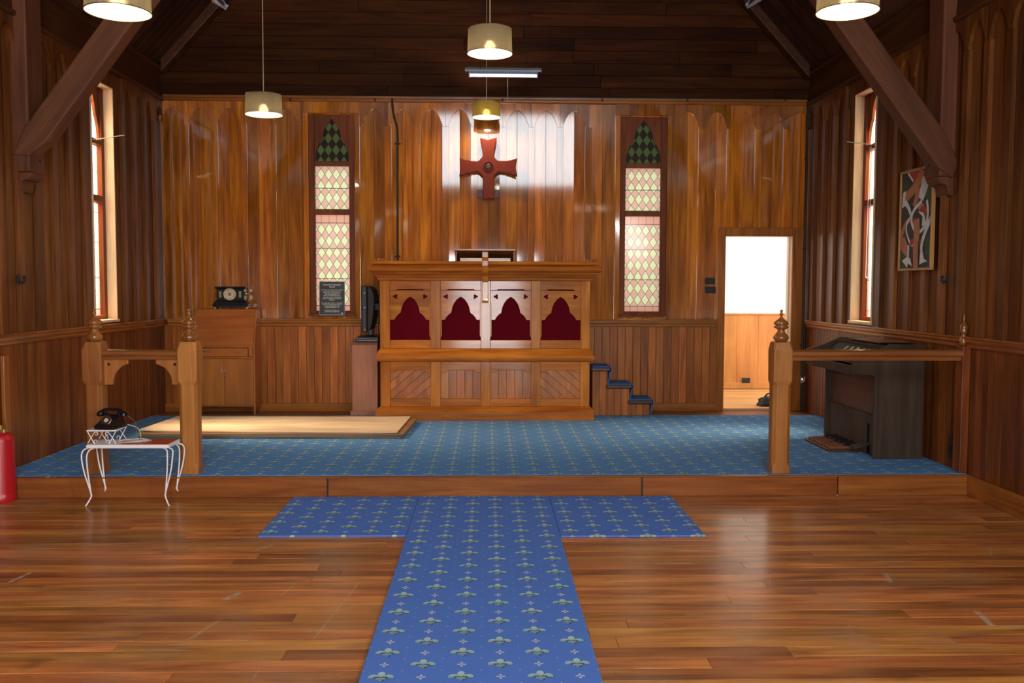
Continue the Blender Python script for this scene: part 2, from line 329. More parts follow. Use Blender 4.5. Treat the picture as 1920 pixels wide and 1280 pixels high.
# ------------------------------------------------------------------ mesh helper
def origin(o):
    v = Vector((0, 0, 0))
    while o is not None: v += o.location; o = o.parent
    return v
class MB:
    def __init__(s, mp=None): s.v = []; s.f = []; s.mi = []; s.mp = mp; s.cur = 0
    def add(s, vs, fs):
        k = len(s.v)
        s.v += [tuple(s.mp(*p)) if s.mp else tuple(p) for p in vs]
        s.f += [tuple(i+k for i in f) for f in fs]; s.mi += [s.cur]*len(fs); return s
    def box(s, x0, x1, y0, y1, z0, z1, tilt=0, M4=None):
        vs = [(x0,y0,z0),(x1,y0+tilt,z0),(x1,y1,z0),(x0,y1,z0),(x0,y0,z1),(x1,y0+tilt,z1),(x1,y1,z1),(x0,y1,z1)]
        if M4 is not None: vs = [M4 @ Vector(p) for p in vs]
        return s.add(vs, [(0,3,2,1),(4,5,6,7),(0,1,5,4),(1,2,6,5),(2,3,7,6),(3,0,4,7)])
    def prism(s, poly, axis, a0, a1):
        """2-D outline swept along axis: 'x' (y,z), 'y' (x,z), 'z' (x,y)"""
        def P(p, a): return (a, p[0], p[1]) if axis == 'x' else (p[0], a, p[1]) if axis == 'y' else (p[0], p[1], a)
        n = len(poly)
        return s.add([P(p, a0) for p in poly]+[P(p, a1) for p in poly], [tuple(range(n))[::-1], tuple(range(n, 2*n))]+[(i, (i+1) % n, n+(i+1) % n, n+i) for i in range(n)])
    def loft(s, rings, cap=True):
        n = len(rings[0]); k = len(rings); vs = [p for r in rings for p in r]; fs = []
        for j in range(k-1):
            for i in range(n): fs.append((j*n+i, j*n+(i+1) % n, (j+1)*n+(i+1) % n, (j+1)*n+i))
        if cap: fs += [tuple(range(n))[::-1], tuple(range((k-1)*n, k*n))]
        return s.add(vs, fs)
    def lathe(s, prof, c, n=24, cap=True, M4=None):
        rings = []
        for r, z in prof:
            ring = [Vector((max(r, .0004)*math.cos(2*math.pi*i/n), max(r, .0004)*math.sin(2*math.pi*i/n), z)) for i in range(n)]
            rings.append([tuple((M4 @ p if M4 is not None else p)+Vector(c)) for p in ring])
        return s.loft(rings, cap)
    def tube(s, pts, r, n=8, closed=False):
        pts = [Vector(p) for p in pts]; rings = []; pn = None
        for i, p in enumerate(pts):
            t = (pts[min(i+1, len(pts)-1)]-pts[max(i-1, 0)])
            if t.length < 1e-9: t = Vector((0, 0, 1))
            t.normalize()
            if pn is None: pn = t.orthogonal().normalized()
            pn = (pn-t*pn.dot(t)); pn = pn.normalized() if pn.length > 1e-6 else t.orthogonal().normalized()
            b = t.cross(pn); rr = r[i] if hasattr(r, '__len__') else r
            rings.append([tuple(p+rr*(math.cos(2*math.pi*k/n)*pn+math.sin(2*math.pi*k/n)*b)) for k in range(n)])
        return s.loft(rings)
    def build(s, name, mat, parent=None, smooth=False, bevel=0, uv=None, seg=2):
        me = bpy.data.meshes.new(name); o = bpy.data.objects.new(name, me); COL.objects.link(o)
        off = origin(parent); bm = bmesh.new()
        vv = [bm.verts.new(Vector(p)-off) for p in s.v]
        for f, mi in zip(s.f, s.mi):
            try: fc = bm.faces.new([vv[i] for i in f]); fc.material_index = mi; fc.smooth = smooth
            except ValueError: pass
        bmesh.ops.recalc_face_normals(bm, faces=bm.faces)
        if uv:
            L = bm.loops.layers.uv.new('UVMap')
            for fc in bm.faces:
                for l in fc.loops: l[L].uv = uv(l.vert.co+off)
        bm.to_mesh(me); bm.free()
        for m in (mat if isinstance(mat, (list, tuple)) else [mat]): me.materials.append(m)
        if bevel:
            b = o.modifiers.new('soft edge', 'BEVEL'); b.width = bevel; b.segments = seg; b.limit_method = 'ANGLE'; b.angle_limit = R(40)
        if smooth:
            try: me.shade_smooth_by_angle(R(42)) if hasattr(me, 'shade_smooth_by_angle') else None
            except Exception: pass
        if parent: o.parent = parent
        return o
def tag(o, label, cat, group=None):
    o['label'] = label; o['category'] = cat
    if group: o['group'] = group
    return o
def thing(name, label, cat, loc, group=None):
    o = bpy.data.objects.new(name, None); o.location = loc; o.empty_display_size = .1; COL.objects.link(o)
    return tag(o, label, cat, group)
def struct(o): o['kind'] = 'structure'; return o
def smoothed(o, ang=40):
    for p in o.data.polygons: p.use_smooth = True
    try:
        with bpy.context.temp_override(object=o, active_object=o, selected_objects=[o], selected_editable_objects=[o]):
            bpy.ops.object.shade_auto_smooth(angle=R(ang))
    except Exception: pass
    return o
def arc(c, r, a0, a1, n): return [(c[0]+r*math.cos(R(a0+(a1-a0)*i/n)), c[1]+r*math.sin(R(a0+(a1-a0)*i/n))) for i in range(n+1)]
def cr(pts, n=6):
    """Catmull-Rom through points"""
    P = [Vector(p) for p in pts]; P = [2*P[0]-P[1]]+P+[2*P[-1]-P[-2]]; out = []
    for i in range(1, len(P)-2):
        a, b, c, d = P[i-1:i+3]
        for k in range(n):
            t = k/n; out.append(.5*((2*b)+(c-a)*t+(2*a-5*b+4*c-d)*t*t+(3*b-a-3*c+d)*t**3))
    return out+[P[-2]]
def rects(W, H, holes):
    """split the wall rectangle W=(u0,u1), H=(z0,z1) round its holes"""
    us = sorted({W[0], W[1], *[h[0] for h in holes], *[h[1] for h in holes]}); out = []
    for a, b in zip(us, us[1:]):
        zs = [H[0]]; 
        for h in sorted([h for h in holes if h[0] <= a+1e-6 and h[1] >= b-1e-6], key=lambda q: q[2]): zs += [h[2], h[3]]
        zs.append(H[1])
        for z0, z1 in zip(zs[::2], zs[1::2]):
            if z1-z0 > 1e-4: out.append((a, b, z0, z1))
    return out
# ------------------------------------------------------------------ the walls
mapB = lambda u, n, z: (u, YB-n, z)
mapL = lambda u, n, z: (XL+n, u, z)
mapR = lambda u, n, z: (XR-n, u, z)
WB = [(-1.998, -1.487, 1.235, 3.46), (1.483, 2.012, 1.235, 3.46)]      # altar-wall windows
DOOR = (2.69, 3.45, HS, 2.135)
SW = (8.52, 9.02, 1.225, 3.45)                                          # chancel side windows
NW = [(-2.4, -1.85, 1.3, 3.4), (-.75, -.2, 1.3, 3.4)]                      # nave side windows, outside the picture
def segs(a, b, u0, u1, holes):
    """z intervals of a strip u0..u1 left free by the holes"""
    z = [(a, b)]
    for h in holes:
        if h[0] < u1-1e-4 and h[1] > u0+1e-4:
            nz = []
            for s0, s1 in z:
                if h[2] > s0: nz.append((s0, min(s1, h[2])))
                if h[3] < s1: nz.append((max(s0, h[3]), s1))
            z = [q for q in nz if q[1]-q[0] > .01]
    return z
def wall(name, mp, U, zfloor, holes, backholes, c0, pitch, bt, bw, mats, cut, tiltmax):
    m = MB(mp)
    for (a, b, z0, z1) in rects((U[0]-.16, U[1]+.16) if name == 'wall_back' else U, (0, ZT+.35), backholes): m.box(a, b, -.15, -.02, z0, z1)
    w = struct(m.build(name, M['back']))
    # dado boards
    m = MB(mp); u = U[0]
    while u < U[1]-.01:
        e = min(u+.088, U[1])
        for z0, z1 in segs(zfloor, ZR0+.02, u, e, holes): m.box(u+.0012, e-.0012, -.02, random.uniform(-.001, .001), z0, z1)
        u = e
    m.build('dado_boards', mats[1], w, bevel=.0025, seg=1)
    # wide upper boards, two to a bay, each very slightly cupped
    m = MB(mp); u = c0-pitch*math.ceil((c0-U[0])/pitch)
    bu = u
    while u < U[1]-.005:
        a, e = max(u, U[0]), min(u+pitch/2, U[1]); u += pitch/2
        if e-a < .01: continue
        cuts = sorted({a, e, *[c for h in holes for c in (h[0], h[1]) if a+.01 < c < e-.01]})
        for p, q in zip(cuts, cuts[1:]):
            for z0, z1 in segs(ZR1-.03, ZT+.02, p, q, holes):
                t = random.uniform(-tiltmax, tiltmax)*(2.2 if random.random() < .3 and abs(p) < 1.2 else 1)*(.5 if abs(p) > 1.4 else 1)
                n0, n1 = t, -t
                m.add([(p+.001,-.02,z0),(q-.001,-.02,z0),(q-.001,n1,z0),(p+.001,n0,z0),(p+.001,-.02,z1),(q-.001,-.02,z1),(q-.001,n1,z1),(p+.001,n0,z1)],
                      [(0,3,2,1),(4,5,6,7),(0,1,5,4),(1,2,6,5),(2,3,7,6),(3,0,4,7)])
    m.build('panel_boards', mats[0], w, bevel=.0012, seg=1)
    # battens and the pierced frieze with pointed arches
    m = MB(mp); fr = MB(mp); u = bu+pitch/2-pitch
    while u < U[1]+pitch:
        c = u+pitch/2                                            # arch centre
        if U[0]+bw/2 < u < U[1]-bw/2:
            for z0, z1 in segs(ZR1-.01, ZT-.26, u-bw/2, u+bw/2, cut): m.box(u-bw/2, u+bw/2, 0, bt, z0, z1)
        h = pitch/2; lo = ZT-.26; k = h/.16
        L = [(-.125, lo), (-.125, lo+.025), (-.108, lo+.06), (-.094, lo+.10), (-.070, lo+.14), (-.036, lo+.172), (0, lo+.188)]
        L = [(a*k, z) for a, z in L]
        out = [(-h, ZT+.02), (-h, lo)]+L+[(-a, z) for a, z in L[-2::-1]]+[(h, lo), (h, ZT+.02)]
        out = [(min(max(c+a, U[0]), U[1]), z) for a, z in out]
        o2 = [p for i, p in enumerate(out) if i == 0 or p != out[i-1]]
        if c-h < U[1]-.03 and c+h > U[0]+.03 and not any(q[0]-.04 < c+h*.6 and q[1]+.04 > c-h*.6 and q[3] > lo for q in cut):
            fr.prism(o2, 'y', .001, bt)
        u += pitch
    m.build('batten_strips', mats[2], w, bevel=.0015 if bt < .02 else .003, seg=1); fr.build('arched_frieze', mats[3], w, bevel=.0015, seg=1)
    return w
def grow(h, d, e=0): return (h[0]-d, h[1]+d, h[2]-e, h[3]+e)
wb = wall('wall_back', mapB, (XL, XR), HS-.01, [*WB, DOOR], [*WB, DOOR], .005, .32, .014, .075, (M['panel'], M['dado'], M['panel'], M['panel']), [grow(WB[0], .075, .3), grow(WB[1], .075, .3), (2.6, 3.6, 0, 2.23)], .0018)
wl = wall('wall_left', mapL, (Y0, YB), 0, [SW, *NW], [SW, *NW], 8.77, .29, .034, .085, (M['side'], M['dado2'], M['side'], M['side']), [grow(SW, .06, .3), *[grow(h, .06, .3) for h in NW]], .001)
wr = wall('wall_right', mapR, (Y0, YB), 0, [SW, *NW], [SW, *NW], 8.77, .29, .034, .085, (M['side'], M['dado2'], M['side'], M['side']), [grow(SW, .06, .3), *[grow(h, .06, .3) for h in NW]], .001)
# plain boards above the altar-wall windows where the frieze stops
m = MB(mapB)
for h in WB: m.box(h[0]-.055, h[1]+.055, 0, .022, 3.475, ZT+.01)
m.build('window_head_board', M['panel'], wb, bevel=.003)
m = MB(mapB)
for h in WB:
    for u in (h[0]-.055, h[1]): m.box(u, u+.055, 0, .026, ZR1-.005, 3.476)
m.build('window_architrave', M['panel'], wb, bevel=.004)
# gable boarding over the altar wall
g_ = MB(mapB); z = ZT+.05
while z < 7.7:
    lim = 3.66-max(0, (z-3.75))/SLOPE+.05; x = -lim
    while x < lim:
        e = min(lim, x+random.uniform(1.1, 3.6))
        if lim-e < .3: e = lim
        t = random.uniform(-.002, .002); g_.box(x+.001, e-.001, -.02, t, z+.001, z+.133); x = e
    z += .134
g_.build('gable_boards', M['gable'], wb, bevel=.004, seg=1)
m = MB(); m.prism([(-3.8, ZT+.3), (3.8, ZT+.3), (0, 7.95)], 'y', YB+.02, YB+.14); m.build('gable_backing', M['back'], wb)
# mouldings
def mould(name, mp, u0, u1, prof, mat, uid=None):
    m = MB(mp); n = len(prof)
    m.add([(u0, a, z) for a, z in prof]+[(u1, a, z) for a, z in prof], [tuple(range(n))[::-1], tuple(range(n, 2*n))]+[(i, (i+1) % n, n+(i+1) % n, n+i) for i in range(n)])
    return struct(m.build(name, mat, bevel=.003))
topP = [(0, ZT), (.030, ZT), (.036, ZT+.012), (.036, ZT+.03), (.05, ZT+.036), (.05, ZT+.062), (0, ZT+.064)]
mould('trim_1', mapB, XL+.05, XR-.05, topP, M['trimx'])
railP = [(-.001, ZR0), (.016, ZR0), (.022, ZR0+.014), (.022, ZR0+.03), (.034, ZR0+.038), (.04, ZR0+.05), (.04, ZR0+.066), (.05, ZR0+.07), (.05, ZR0+.085), (-.001, ZR0+.087)]
mould('trim_2', mapB, XL+.05, 2.608, railP, M['trimx'])
mould('trim_3', mapL, Y0, YB, railP, M['trimy']); mould('trim_4', mapR, Y0, YB, railP, M['trimy'])
plateP = [(0, ZT-.005), (.055, ZT-.005), (.06, ZT+.03), (.035, ZT+.04), (.012, ZT+.30), (.07, ZT+.305), (.07, ZT+.345), (0, ZT+.35)]
mould('trim_5', mapL, Y0, YB-.02, plateP, M['plate']); mould('trim_6', mapR, Y0, YB-.02, plateP, M['plate'])
baseP = [(0, 0), (.03, 0), (.03, .145), (.022, .152), (0, .152)]
mould('baseboard_left', mapL, Y0, YS-.02, baseP, M['trimy']); mould('baseboard_right', mapR, Y0, YS-.02, baseP, M['trimy'])
mould('baseboard_back', mapB, XL, 2.608, [(0, HS-.01), (.018, HS-.01), (.018, HS+.075), (.008, HS+.085), (0, HS+.085)], M['trimx'])
# ------------------------------------------------------------------ entrance wall behind the camera, with its door and gable window open to daylight
m = MB(); RD = (-.8, .8, 0, 2.4); RG = (-1.4, 2.1, 4.15, 6.0)
for (a, b, z0, z1) in rects((XL-.1, XR+.1), (0, 8.1), [RD, RG] if RD[1] <= RG[0] else [(-1.4, -.8, 4.15, 6.0), (.8, 2.1, 4.15, 6.0), (-.8, .8, 0, 2.4)]):
    if a >= -.8-1e-6 and b <= .8+1e-6: m.box(a, b, Y0-.15, Y0, 2.4, 4.15); m.box(a, b, Y0-.15, Y0, 6.0, 8.1)
    else: m.box(a, b, Y0-.15, Y0, z0, z1)
struct(m.build('wall_front', M['side']))
# ------------------------------------------------------------------ floor, platform, ceiling
m = MB(); y = Y0; k = 0
while y < YS-.001:
    x = XL+.0; e_y = min(y+.11, YS)
    x -= random.uniform(0, 2)
    while x < XR:
        e = min(XR, x+random.uniform(1.2, 4.5)); a = max(x, XL)
        if e-a > .02:
            t0, t1 = random.uniform(-.0006, 0), random.uniform(-.0006, 0)
            q = .0007; w_ = random.uniform(.0004, .0018)
            m.add([(a+q,y+q,-.03),(e-q,y+q,-.03),(e-q,e_y-w_,-.03),(a+q,e_y-w_,-.03),(a+q,y+q,t0),(e-q,y+q,t0),(e-q,e_y-w_,t1),(a+q,e_y-w_,t1)],
                  [(0,3,2,1),(4,5,6,7),(0,1,5,4),(1,2,6,5),(2,3,7,6),(3,0,4,7)])
        x = e
    y = e_y
fl = struct(m.build('floor', M['floor'], bevel=.0012, seg=1))
m = MB(); m.box(XL, XR, Y0, YS, -.10, -.032); m.build('floor_bed', M['back'], fl)
m = MB(); m.box(XL, XR, YS+.02, YB-.0, 0, HS-.03); pl = struct(m.build('floor_platform', M['back']))
m = MB(); x = XL
for yy in [YS+.02+i*.1 for i in range(36)]:
    x = XL
    while x < XR:
        e = min(XR, x+random.uniform(1.5, 4)); m.box(x+.0007, e-.0007, yy, min(yy+.0985, YB), HS-.03, HS-.010); x = e
m.build('platform_boards', M['step'], pl, bevel=.001, seg=1)
JT = [XL+.14, -1.180, 1.148, 2.62, XR]
m = MB(); m.box(XL, XL+.13, YS-.012, YS+.02, 0, HS); 
for a, b in zip(JT, JT[1:]): m.box(a+.004, b-.004, YS-.02+random.uniform(-.002, .002), YS+.02, 0, HS-.006)
m.build('step_fascia', M['step'], pl, bevel=.005)
m = MB(); m.box(XL, XR, YS-.026, YS+.03, HS-.008, HS+.002); m.build('step_nosing', M['step'], pl, bevel=.004)
m = MB()
for x in (-1.180, 1.148): m.box(x-.005, x+.005, YS-.024, YS-.015, .004, HS-.008)
m.build('fascia_strap', M['blackm'], pl)
m = MB()
for x, rx in ((-3.21, .010), (-3.165, .006), (-3.225, .006)): m.lathe([(rx, 0), (rx*.8, .0012), (0, .0016)], (x, YS-.012, HS+.002), 10)
m.build('paint_spots', M['cap'], pl)
def ceiling_side(sgn, name):
    m = MB(); y = Y0-.1
    while y < YB+.1:
        e = min(y+.14, YB+.12); th = .05+random.uniform(0, .003)
        p = [(sgn*3.80, 3.74), (0, 3.74+3.80*SLOPE), (0, 3.74+3.80*SLOPE+.09), (sgn*3.80, 3.83)]
        p = [(a, z+random.uniform(0, .002)) for a, z in p]
        m.prism(p, 'y', y+.0005, e-.0005); y = e
    return m
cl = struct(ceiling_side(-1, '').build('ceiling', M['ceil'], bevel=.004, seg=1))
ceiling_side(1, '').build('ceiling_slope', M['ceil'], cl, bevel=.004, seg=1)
for sgn in (-1, 1):
    m = MB(); m.prism([(sgn*4.0, 3.62), (0, 3.62+4.0*SLOPE+.2), (0, 3.62+4.0*SLOPE+.32), (sgn*4.0, 3.74)], 'y', Y0-.2, YB+.3); m.mp = None
    m.v = [(a, b, c+.12) for a, b, c in m.v]; m.build('roof_cover', M['back'], cl)
    # rafters on the gable wall and over the brace
    for ya, yb in ((YB-.16, YB-.03), (7.13, 7.28), (3.6, 3.75)):
        m = MB(); dz = -.13
        m.prism([(sgn*3.56, 3.74+.24*SLOPE+dz), (0, 3.74+3.8*SLOPE+dz), (0, 3.75+3.8*SLOPE), (sgn*3.56, 3.75+.24*SLOPE)], 'y', ya, yb)
        m.build('rafter', M['plate'] if ya > 9 else M['beam'], cl, bevel=.008)
# ------------------------------------------------------------------ windows
def window(name, mp, h, depth, mats):
    """a lancet window of leaded diamonds: jambs, transom, two sashes, pierced head"""
    u0, u1, z0, z1 = h; um = (u0+u1)/2; d = -depth
    m = MB(mp); J = .065
    m.box(u0, u0+J, d-.02, d+.05, z0, z1); m.box(u1-J, u1, d-.02, d+.05, z0, z1)
    m.box(u0+J, u1-J, d-.02, d+.05, z0, z0+.045)
    m.box(u0+J, u1-J, d-.02, d+.05, 2.895, 2.945)
    m.box(u0+J, u1-J, d-.02, d+.05, 2.355, 2.415)
    w = struct(m.build(name, M['reddish'], bevel=.005))
    if depth > .05:
        m = MB(mp)
        for a, b in ((u0, u0+.012), (u1-.012, u1)): m.box(a, b, d+.05, .012, z0, z1)
        m.box(u0, u1, d+.05, .012, z1-.012, z1); m.build('window_reveal', mats, w, bevel=.002)
        m = MB(mp); m.box(u0-.005, u1+.005, d+.05, .03, z0-.02, z0+.006); m.build('window_sill', mats, w, bevel=.004)
    else:
        m = MB(mp); m.box(u0-.01, u1+.01, d+.05, .045, z0-.012, z0+.015); m.build('window_sill', M['reddish'], w, bevel=.004)
    # pierced head: a pointed trefoil in a boarded panel
    hw = (u1-u0)/2-J; zb, zt = 2.945, z1-.06
    A = [(hw*.98, zb+.0), (hw*.97, zb+.05), (hw*.90, zb+.13), (hw*.74, zb+.20), (hw*.60, zb+.235), (hw*.55, zb+.27), (hw*.47, zb+.34), (hw*.30, zb+.40), (hw*.10, zb+.445), (0, zb+.475)]
    m = MB(mp)
    m.add([], [])
    left = [(um-hw, z1-.0)]+[(um-hw, zb)]+[(um-a, z) for a, z in A]+[(um, z1)]
    right = [(um+hw, z1-.0), (um, z1)]+[(um+a, z) for a, z in A[::-1]]+[(um+hw, zb)]
    for poly in (left, right):
        n = len(poly)
        m.add([(u, d+.002, z) for u, z in poly]+[(u, d+.03, z) for u, z in poly], [tuple(range(n))[::-1], tuple(range(n, 2*n))]+[(i, (i+1) % n, n+(i+1) % n, n+i) for i in range(n)])
    m.build('window_tracery', M['reddish'], w, bevel=.003)
    for nm, a, b, mt in (('glass_pane', z0+.045, 2.355, M['glass_low' if depth < .05 else 'clear_low']), ('glass_pane', 2.415, 2.895, M['glass_mid' if depth < .05 else 'clear_mid']), ('glass_pane', 2.945, z1-.025, M['glass_shaded' if depth < .05 else 'clear_mid'])):
        m = MB(mp); p, q = u0+J-.01, u1-J+.01
        m.add([(p, d, a), (q, d, a), (q, d, b), (p, d, b)], [(0, 1, 2, 3)])
        ax = 0 if mp is mapB else 1
        off = {0: .0, 1: 0}[0]
        m.build(nm, mt, w, uv=lambda c, ax=ax, a=a, um=um: (c[ax]-um+.043, c.z-a))
    m = MB(mp); m.tube([(um-.02, d+.055, 2.925), (um+.02, d+.055, 2.925)], .007, 8); m.build('window_catch', M['brass'], w)
    return w
w1 = window('window_1', mapB, WB[0], .04, M['reddish']); w2 = window('window_2', mapB, WB[1], .04, M['reddish'])
w3 = window('window_3', mapL, SW, .13, M['revealw']); w4 = window('window_4', mapR, SW, .13, M['revealw'])
for w, h in ((w1, WB[0]), (w2, WB[1])):                            # unseen boards added to keep daylight off the heads
    m = MB(mapB); m.box(h[0]+.01, h[1]-.01, -.148, -.09, 2.93, 3.45); m.build('head_light_blocker', M['outer'], w)
for k, (mp, h) in enumerate([(q, hh) for q in (mapL, mapR) for hh in NW]):
    m = MB(mp)
    m.box(h[0], h[0]+.05, -.14, -.06, h[2], h[3]); m.box(h[1]-.05, h[1], -.14, -.06, h[2], h[3]); m.box(h[0], h[1], -.14, -.06, h[2], h[2]+.05); m.box(h[0], h[1], -.14, -.06, h[3]-.05, h[3]); m.box(h[0], h[1], -.14, -.06, 2.35, 2.41)
    struct(m.build('window_%d' % (k+5), M['reddish'], bevel=.004))
# ------------------------------------------------------------------ the doorway and the annex beyond
m = MB(mapB)
m.box(2.608, 2.69, 0, .032, HS-.01, 2.23); m.box(3.45, 3.577, 0, .032, HS-.01, 2.23); m.box(2.69, 3.45, 0, .032, 2.135, 2.23)
dr = struct(m.build('door_1', M['trimz'], bevel=.006))
m = MB(mapB); m.box(2.678, 2.692, -.17, .012, HS-.01, 2.15); m.box(3.448, 3.462, -.17, .012, HS-.01, 2.15); m.box(2.69, 3.45, -.17, .012, 2.133, 2.147)
m.box(3.435, 3.449, -.10, -.06, HS-.01, 2.135)
m.build('door_jamb', M['revealw'], dr, bevel=.002)
m = MB(mapB); m.box(2.69, 3.45, -.17, .02, HS-.03, HS-.004); m.build('door_threshold', M['step'], dr, bevel=.004)
AX0, AX1, AY0, AY1, AZ = 2.25, 5.6, YB+.15, 12.55, 2.75
m = MB()
m.box(AX0, AX1, AY1, AY1+.1, 1.19, AZ); ww = struct(m.build('wall_annex', M['whitewall']))
m = MB(); m.box(AX0-.1, AX0, AY0, AY1+.1, 0, AZ); m.box(AX1, AX1+.1, AY0, AY1+.1, 0, AZ); m.box(XR+.12, AX1+.1, AY0-.12, AY0, 0, AZ); m.build('side_wall', M['whitewall'], ww)
m = MB(); x = AX0
while x < AX1: m.box(x+.001, min(x+.3, AX1)-.001, AY1-.012, AY1+.1, HS, 1.19); x += .3
m.build('dado_boards', M['farw'], ww, bevel=.002)
m = MB(); m.box(AX0, AX1, AY1-.03, AY1-.01, HS, HS+.085); m.box(AX0, AX1, AY1-.025, AY1-.01, 1.18, 1.2); m.build('skirting', M['farw'], ww, bevel=.004)
m = MB(); y = AY0-.02
while y < AY1: m.box(AX0, AX1, y+.0007, y+.0993, HS-.05, HS-.005); y += .1
struct(m.build('floor_annex', M['farf'], bevel=.001, seg=1))
m = MB(); m.box(AX0-.1, AX1+.1, AY0-.1, AY1+.1, AZ, AZ+.1); struct(m.build('ceiling_annex', M['whitewall']))
# ------------------------------------------------------------------ carpets
def slab(name, x0, x1, y0, y1, z0, z1, mat, label, cat='carpet', group=None, skew=0):
    m = MB(); n = 14; 
    vs = [(x0, y0, z0), (x1, y0, z0), (x1+skew, y1, z0), (x0+skew, y1, z0)]
    m.add(vs+[(a, b, z1) for a, b, _ in vs], [(0,3,2,1),(4,5,6,7),(0,1,5,4),(1,2,6,5),(2,3,7,6),(3,0,4,7)])
    return tag(m.build(name, mat, bevel=.004), label, cat, group)
slab('dais_carpet', XL+.01, XR-.012, YS+.016, 9.884, HS-.009, HS+.006, M['dais'], 'wide blue fleur-de-lis carpet covering the raised platform below the pulpit')
slab('carpet_runner', -.505, .452, -1.5, 6.665, 0, .011, M['runner'], 'long blue fleur-de-lis runner along the middle of the timber floor', 'carpet runner')
slab('carpet_mat', -1.425, -.507, 5.605, 6.662, 0, .010, M['runner'], 'blue fleur-de-lis carpet piece beside the runner on the white table side', 'carpet mat')
slab('carpet_mat', .454, 1.36, 5.575, 6.655, 0, .010, M['runner'], 'blue fleur-de-lis carpet piece beside the runner on the doorway side', 'carpet mat')
# ------------------------------------------------------------------ roof braces
def brace(sgn, label):
    X = XL if sgn < 0 else XR; yf = 7.13 if sgn < 0 else 7.05; yb = yf+.25 if sgn < 0 else yf+.24
    t = thing('roof_brace', label, 'roof brace', (X, yf, 2.3))
    i = -sgn                                                        # towards the room
    m = MB(); m.box(min(X, X+i*.128), max(X, X+i*.128), yf, yb, 2.42, 3.95); m.build('wall_post', M['beam'], t, bevel=.012)
    pr = [(0, 2.27), (.035, 2.275), (.05, 2.30), (.055, 2.34), (.075, 2.36), (.11, 2.365), (.135, 2.385), (.15, 2.42), (0, 2.42)]
    m = MB(); m.prism([(X+i*a*.86, z) for a, z in pr], 'y', yf+.02, yb-.02); m.build('corbel', M['beam'], t, bevel=.004)
    if sgn < 0: e = [(45,240), (190,42), (247,47), (88,265)]
    else: e = [(1771,247), (1624,41), (1568,44), (1759,316)]
    P = [at(a, b, yf) for a, b in e]; ua = (P[1]-P[0]).normalized()
    top = [P[1]+ua*1.3, P[2]+ua*1.3]
    foot = [P[3]-ua*(.02), P[3]-ua*.17+(P[0]-P[3])*.22, P[0]-ua*.22+(P[3]-P[0])*.25]
    # taken down to the post with a rounded foot
    poly = [P[0], top[0], top[1], P[3], foot[1], foot[2]]
    L = Vector((0, 0, 1)); ang = math.atan2(ua.x, ua.z)
    m = MB(); c = P[0]
    Rm = Matrix.Rotation(-ang, 3, 'Y')
    loc = [Rm @ (p-c) for p in poly]
    n = len(loc)
    m.add([(p.x, 0, p.z) for p in loc]+[(p.x, .16, p.z) for p in loc], [tuple(range(n))[::-1], tuple(range(n, 2*n))]+[(k, (k+1) % n, n+(k+1) % n, n+k) for k in range(n)])
    o = m.build('diagonal_strut', M['beam'], None, bevel=.014)
    o.location = c+Vector((0, -.014, 0))-t.location; o.rotation_euler = (0, ang, 0); o.parent = t
    m = MB(); m.lathe([(.011, 0), (.013, .012), (0, .018)], (0, 0, 0), 10, M4=Matrix.Rotation(R(90), 3, 'X')); 
    m.v = [tuple(Vector(v)+Vector((X+i*.22, yf+.0, 2.50))) for v in m.v]; m.build('bolt_head', M['blackm'], t)
brace(-1, 'diagonal timber roof brace and wall post above the fire extinguisher side')
brace(1, 'diagonal timber roof brace and wall post beside the abstract painting')
# ------------------------------------------------------------------ pulpit
PF = 9.5; px0, px1 = -1.12, 1.067
pu = thing('pulpit', 'large carved timber pulpit with four red-backed arches under a moulded cornice', 'pulpit', (0, PF, HS))
def ringr(o, z, x0=px0, x1=px1, yf=PF, yb=10.27): return [(x0-o, yf-o, z), (x1+o, yf-o, z), (x1+o, yb, z), (x0-o, yb, z)]
def rloft(name, prof, mat, **k): 
    m = MB(); m.loft([ringr(o, z, **k) for o, z in prof]); return m.build(name, mat, pu, bevel=.003)
rloft('plinth', [(.045, HS+.006), (.045, .255), (.04, .265), (.012, .30), (.005, .302)], M['pulpx'])
rloft('ledge', [(.004, .772), (.012, .776), (.030, .782), (.045, .80), (.048, .815), (.042, .835), (.006, .905), (.004, .909)], M['pulpx'])
rloft('cornice', [(.004, 1.617), (.02, 1.622), (.024, 1.645), (.034, 1.652), (.05, 1.672), (.075, 1.688), (.08, 1.70), (.11, 1.715), (.118, 1.735), (.112, 1.75), (.055, 1.776), (.05, 1.778)], M['pulpx'])
rloft('parapet_cap', [(.055, 1.778), (.075, 1.783), (.08, 1.797), (.075, 1.812), (.055, 1.818)], M['pulpx'])
# body core behind the framing
m = MB(); m.box(px0+.02, px1-.02, PF+.05, PF+.08, .30, 1.62); m.box(px0+.005, px0+.035, PF+.05, 10.27, .30, 1.62); m.box(px1-.035, px1-.005, PF+.05, 10.27, .30, 1.62)
m.box(px0+.03, px1-.03, PF+.08, 10.27, .76, .79); m.build('body', M['pulpz'], pu)
PAN = [(-1.018, -.597), (-.492, -.073), (.026, .452), (.55, .97)]
ST = [(px0, -1.018), (-.597, -.492), (-.073, .026), (.452, .55), (.97, px1)]
for a, b in ST:
    m = MB(); m.box(a, b, PF, PF+.05, .302, .772); m.build('lower_stile', M['pulpz'], pu, bevel=.004)
    m = MB(); m.box(a, b, PF, PF+.05, .909, 1.617)
    m.build('upper_stile', M['pulpz'], pu, bevel=.004)
    if -1 < a < .9:
        for s_, x in ((-1, a), (1, b)):
            m = MB(); m.prism([(x, 1.02), (x+s_*.012, 1.045), (x+s_*.012, 1.38), (x, 1.40)], 'y', PF+.006, PF+.045); m.build('stile_bead', M['pulpz'], pu, bevel=.003)
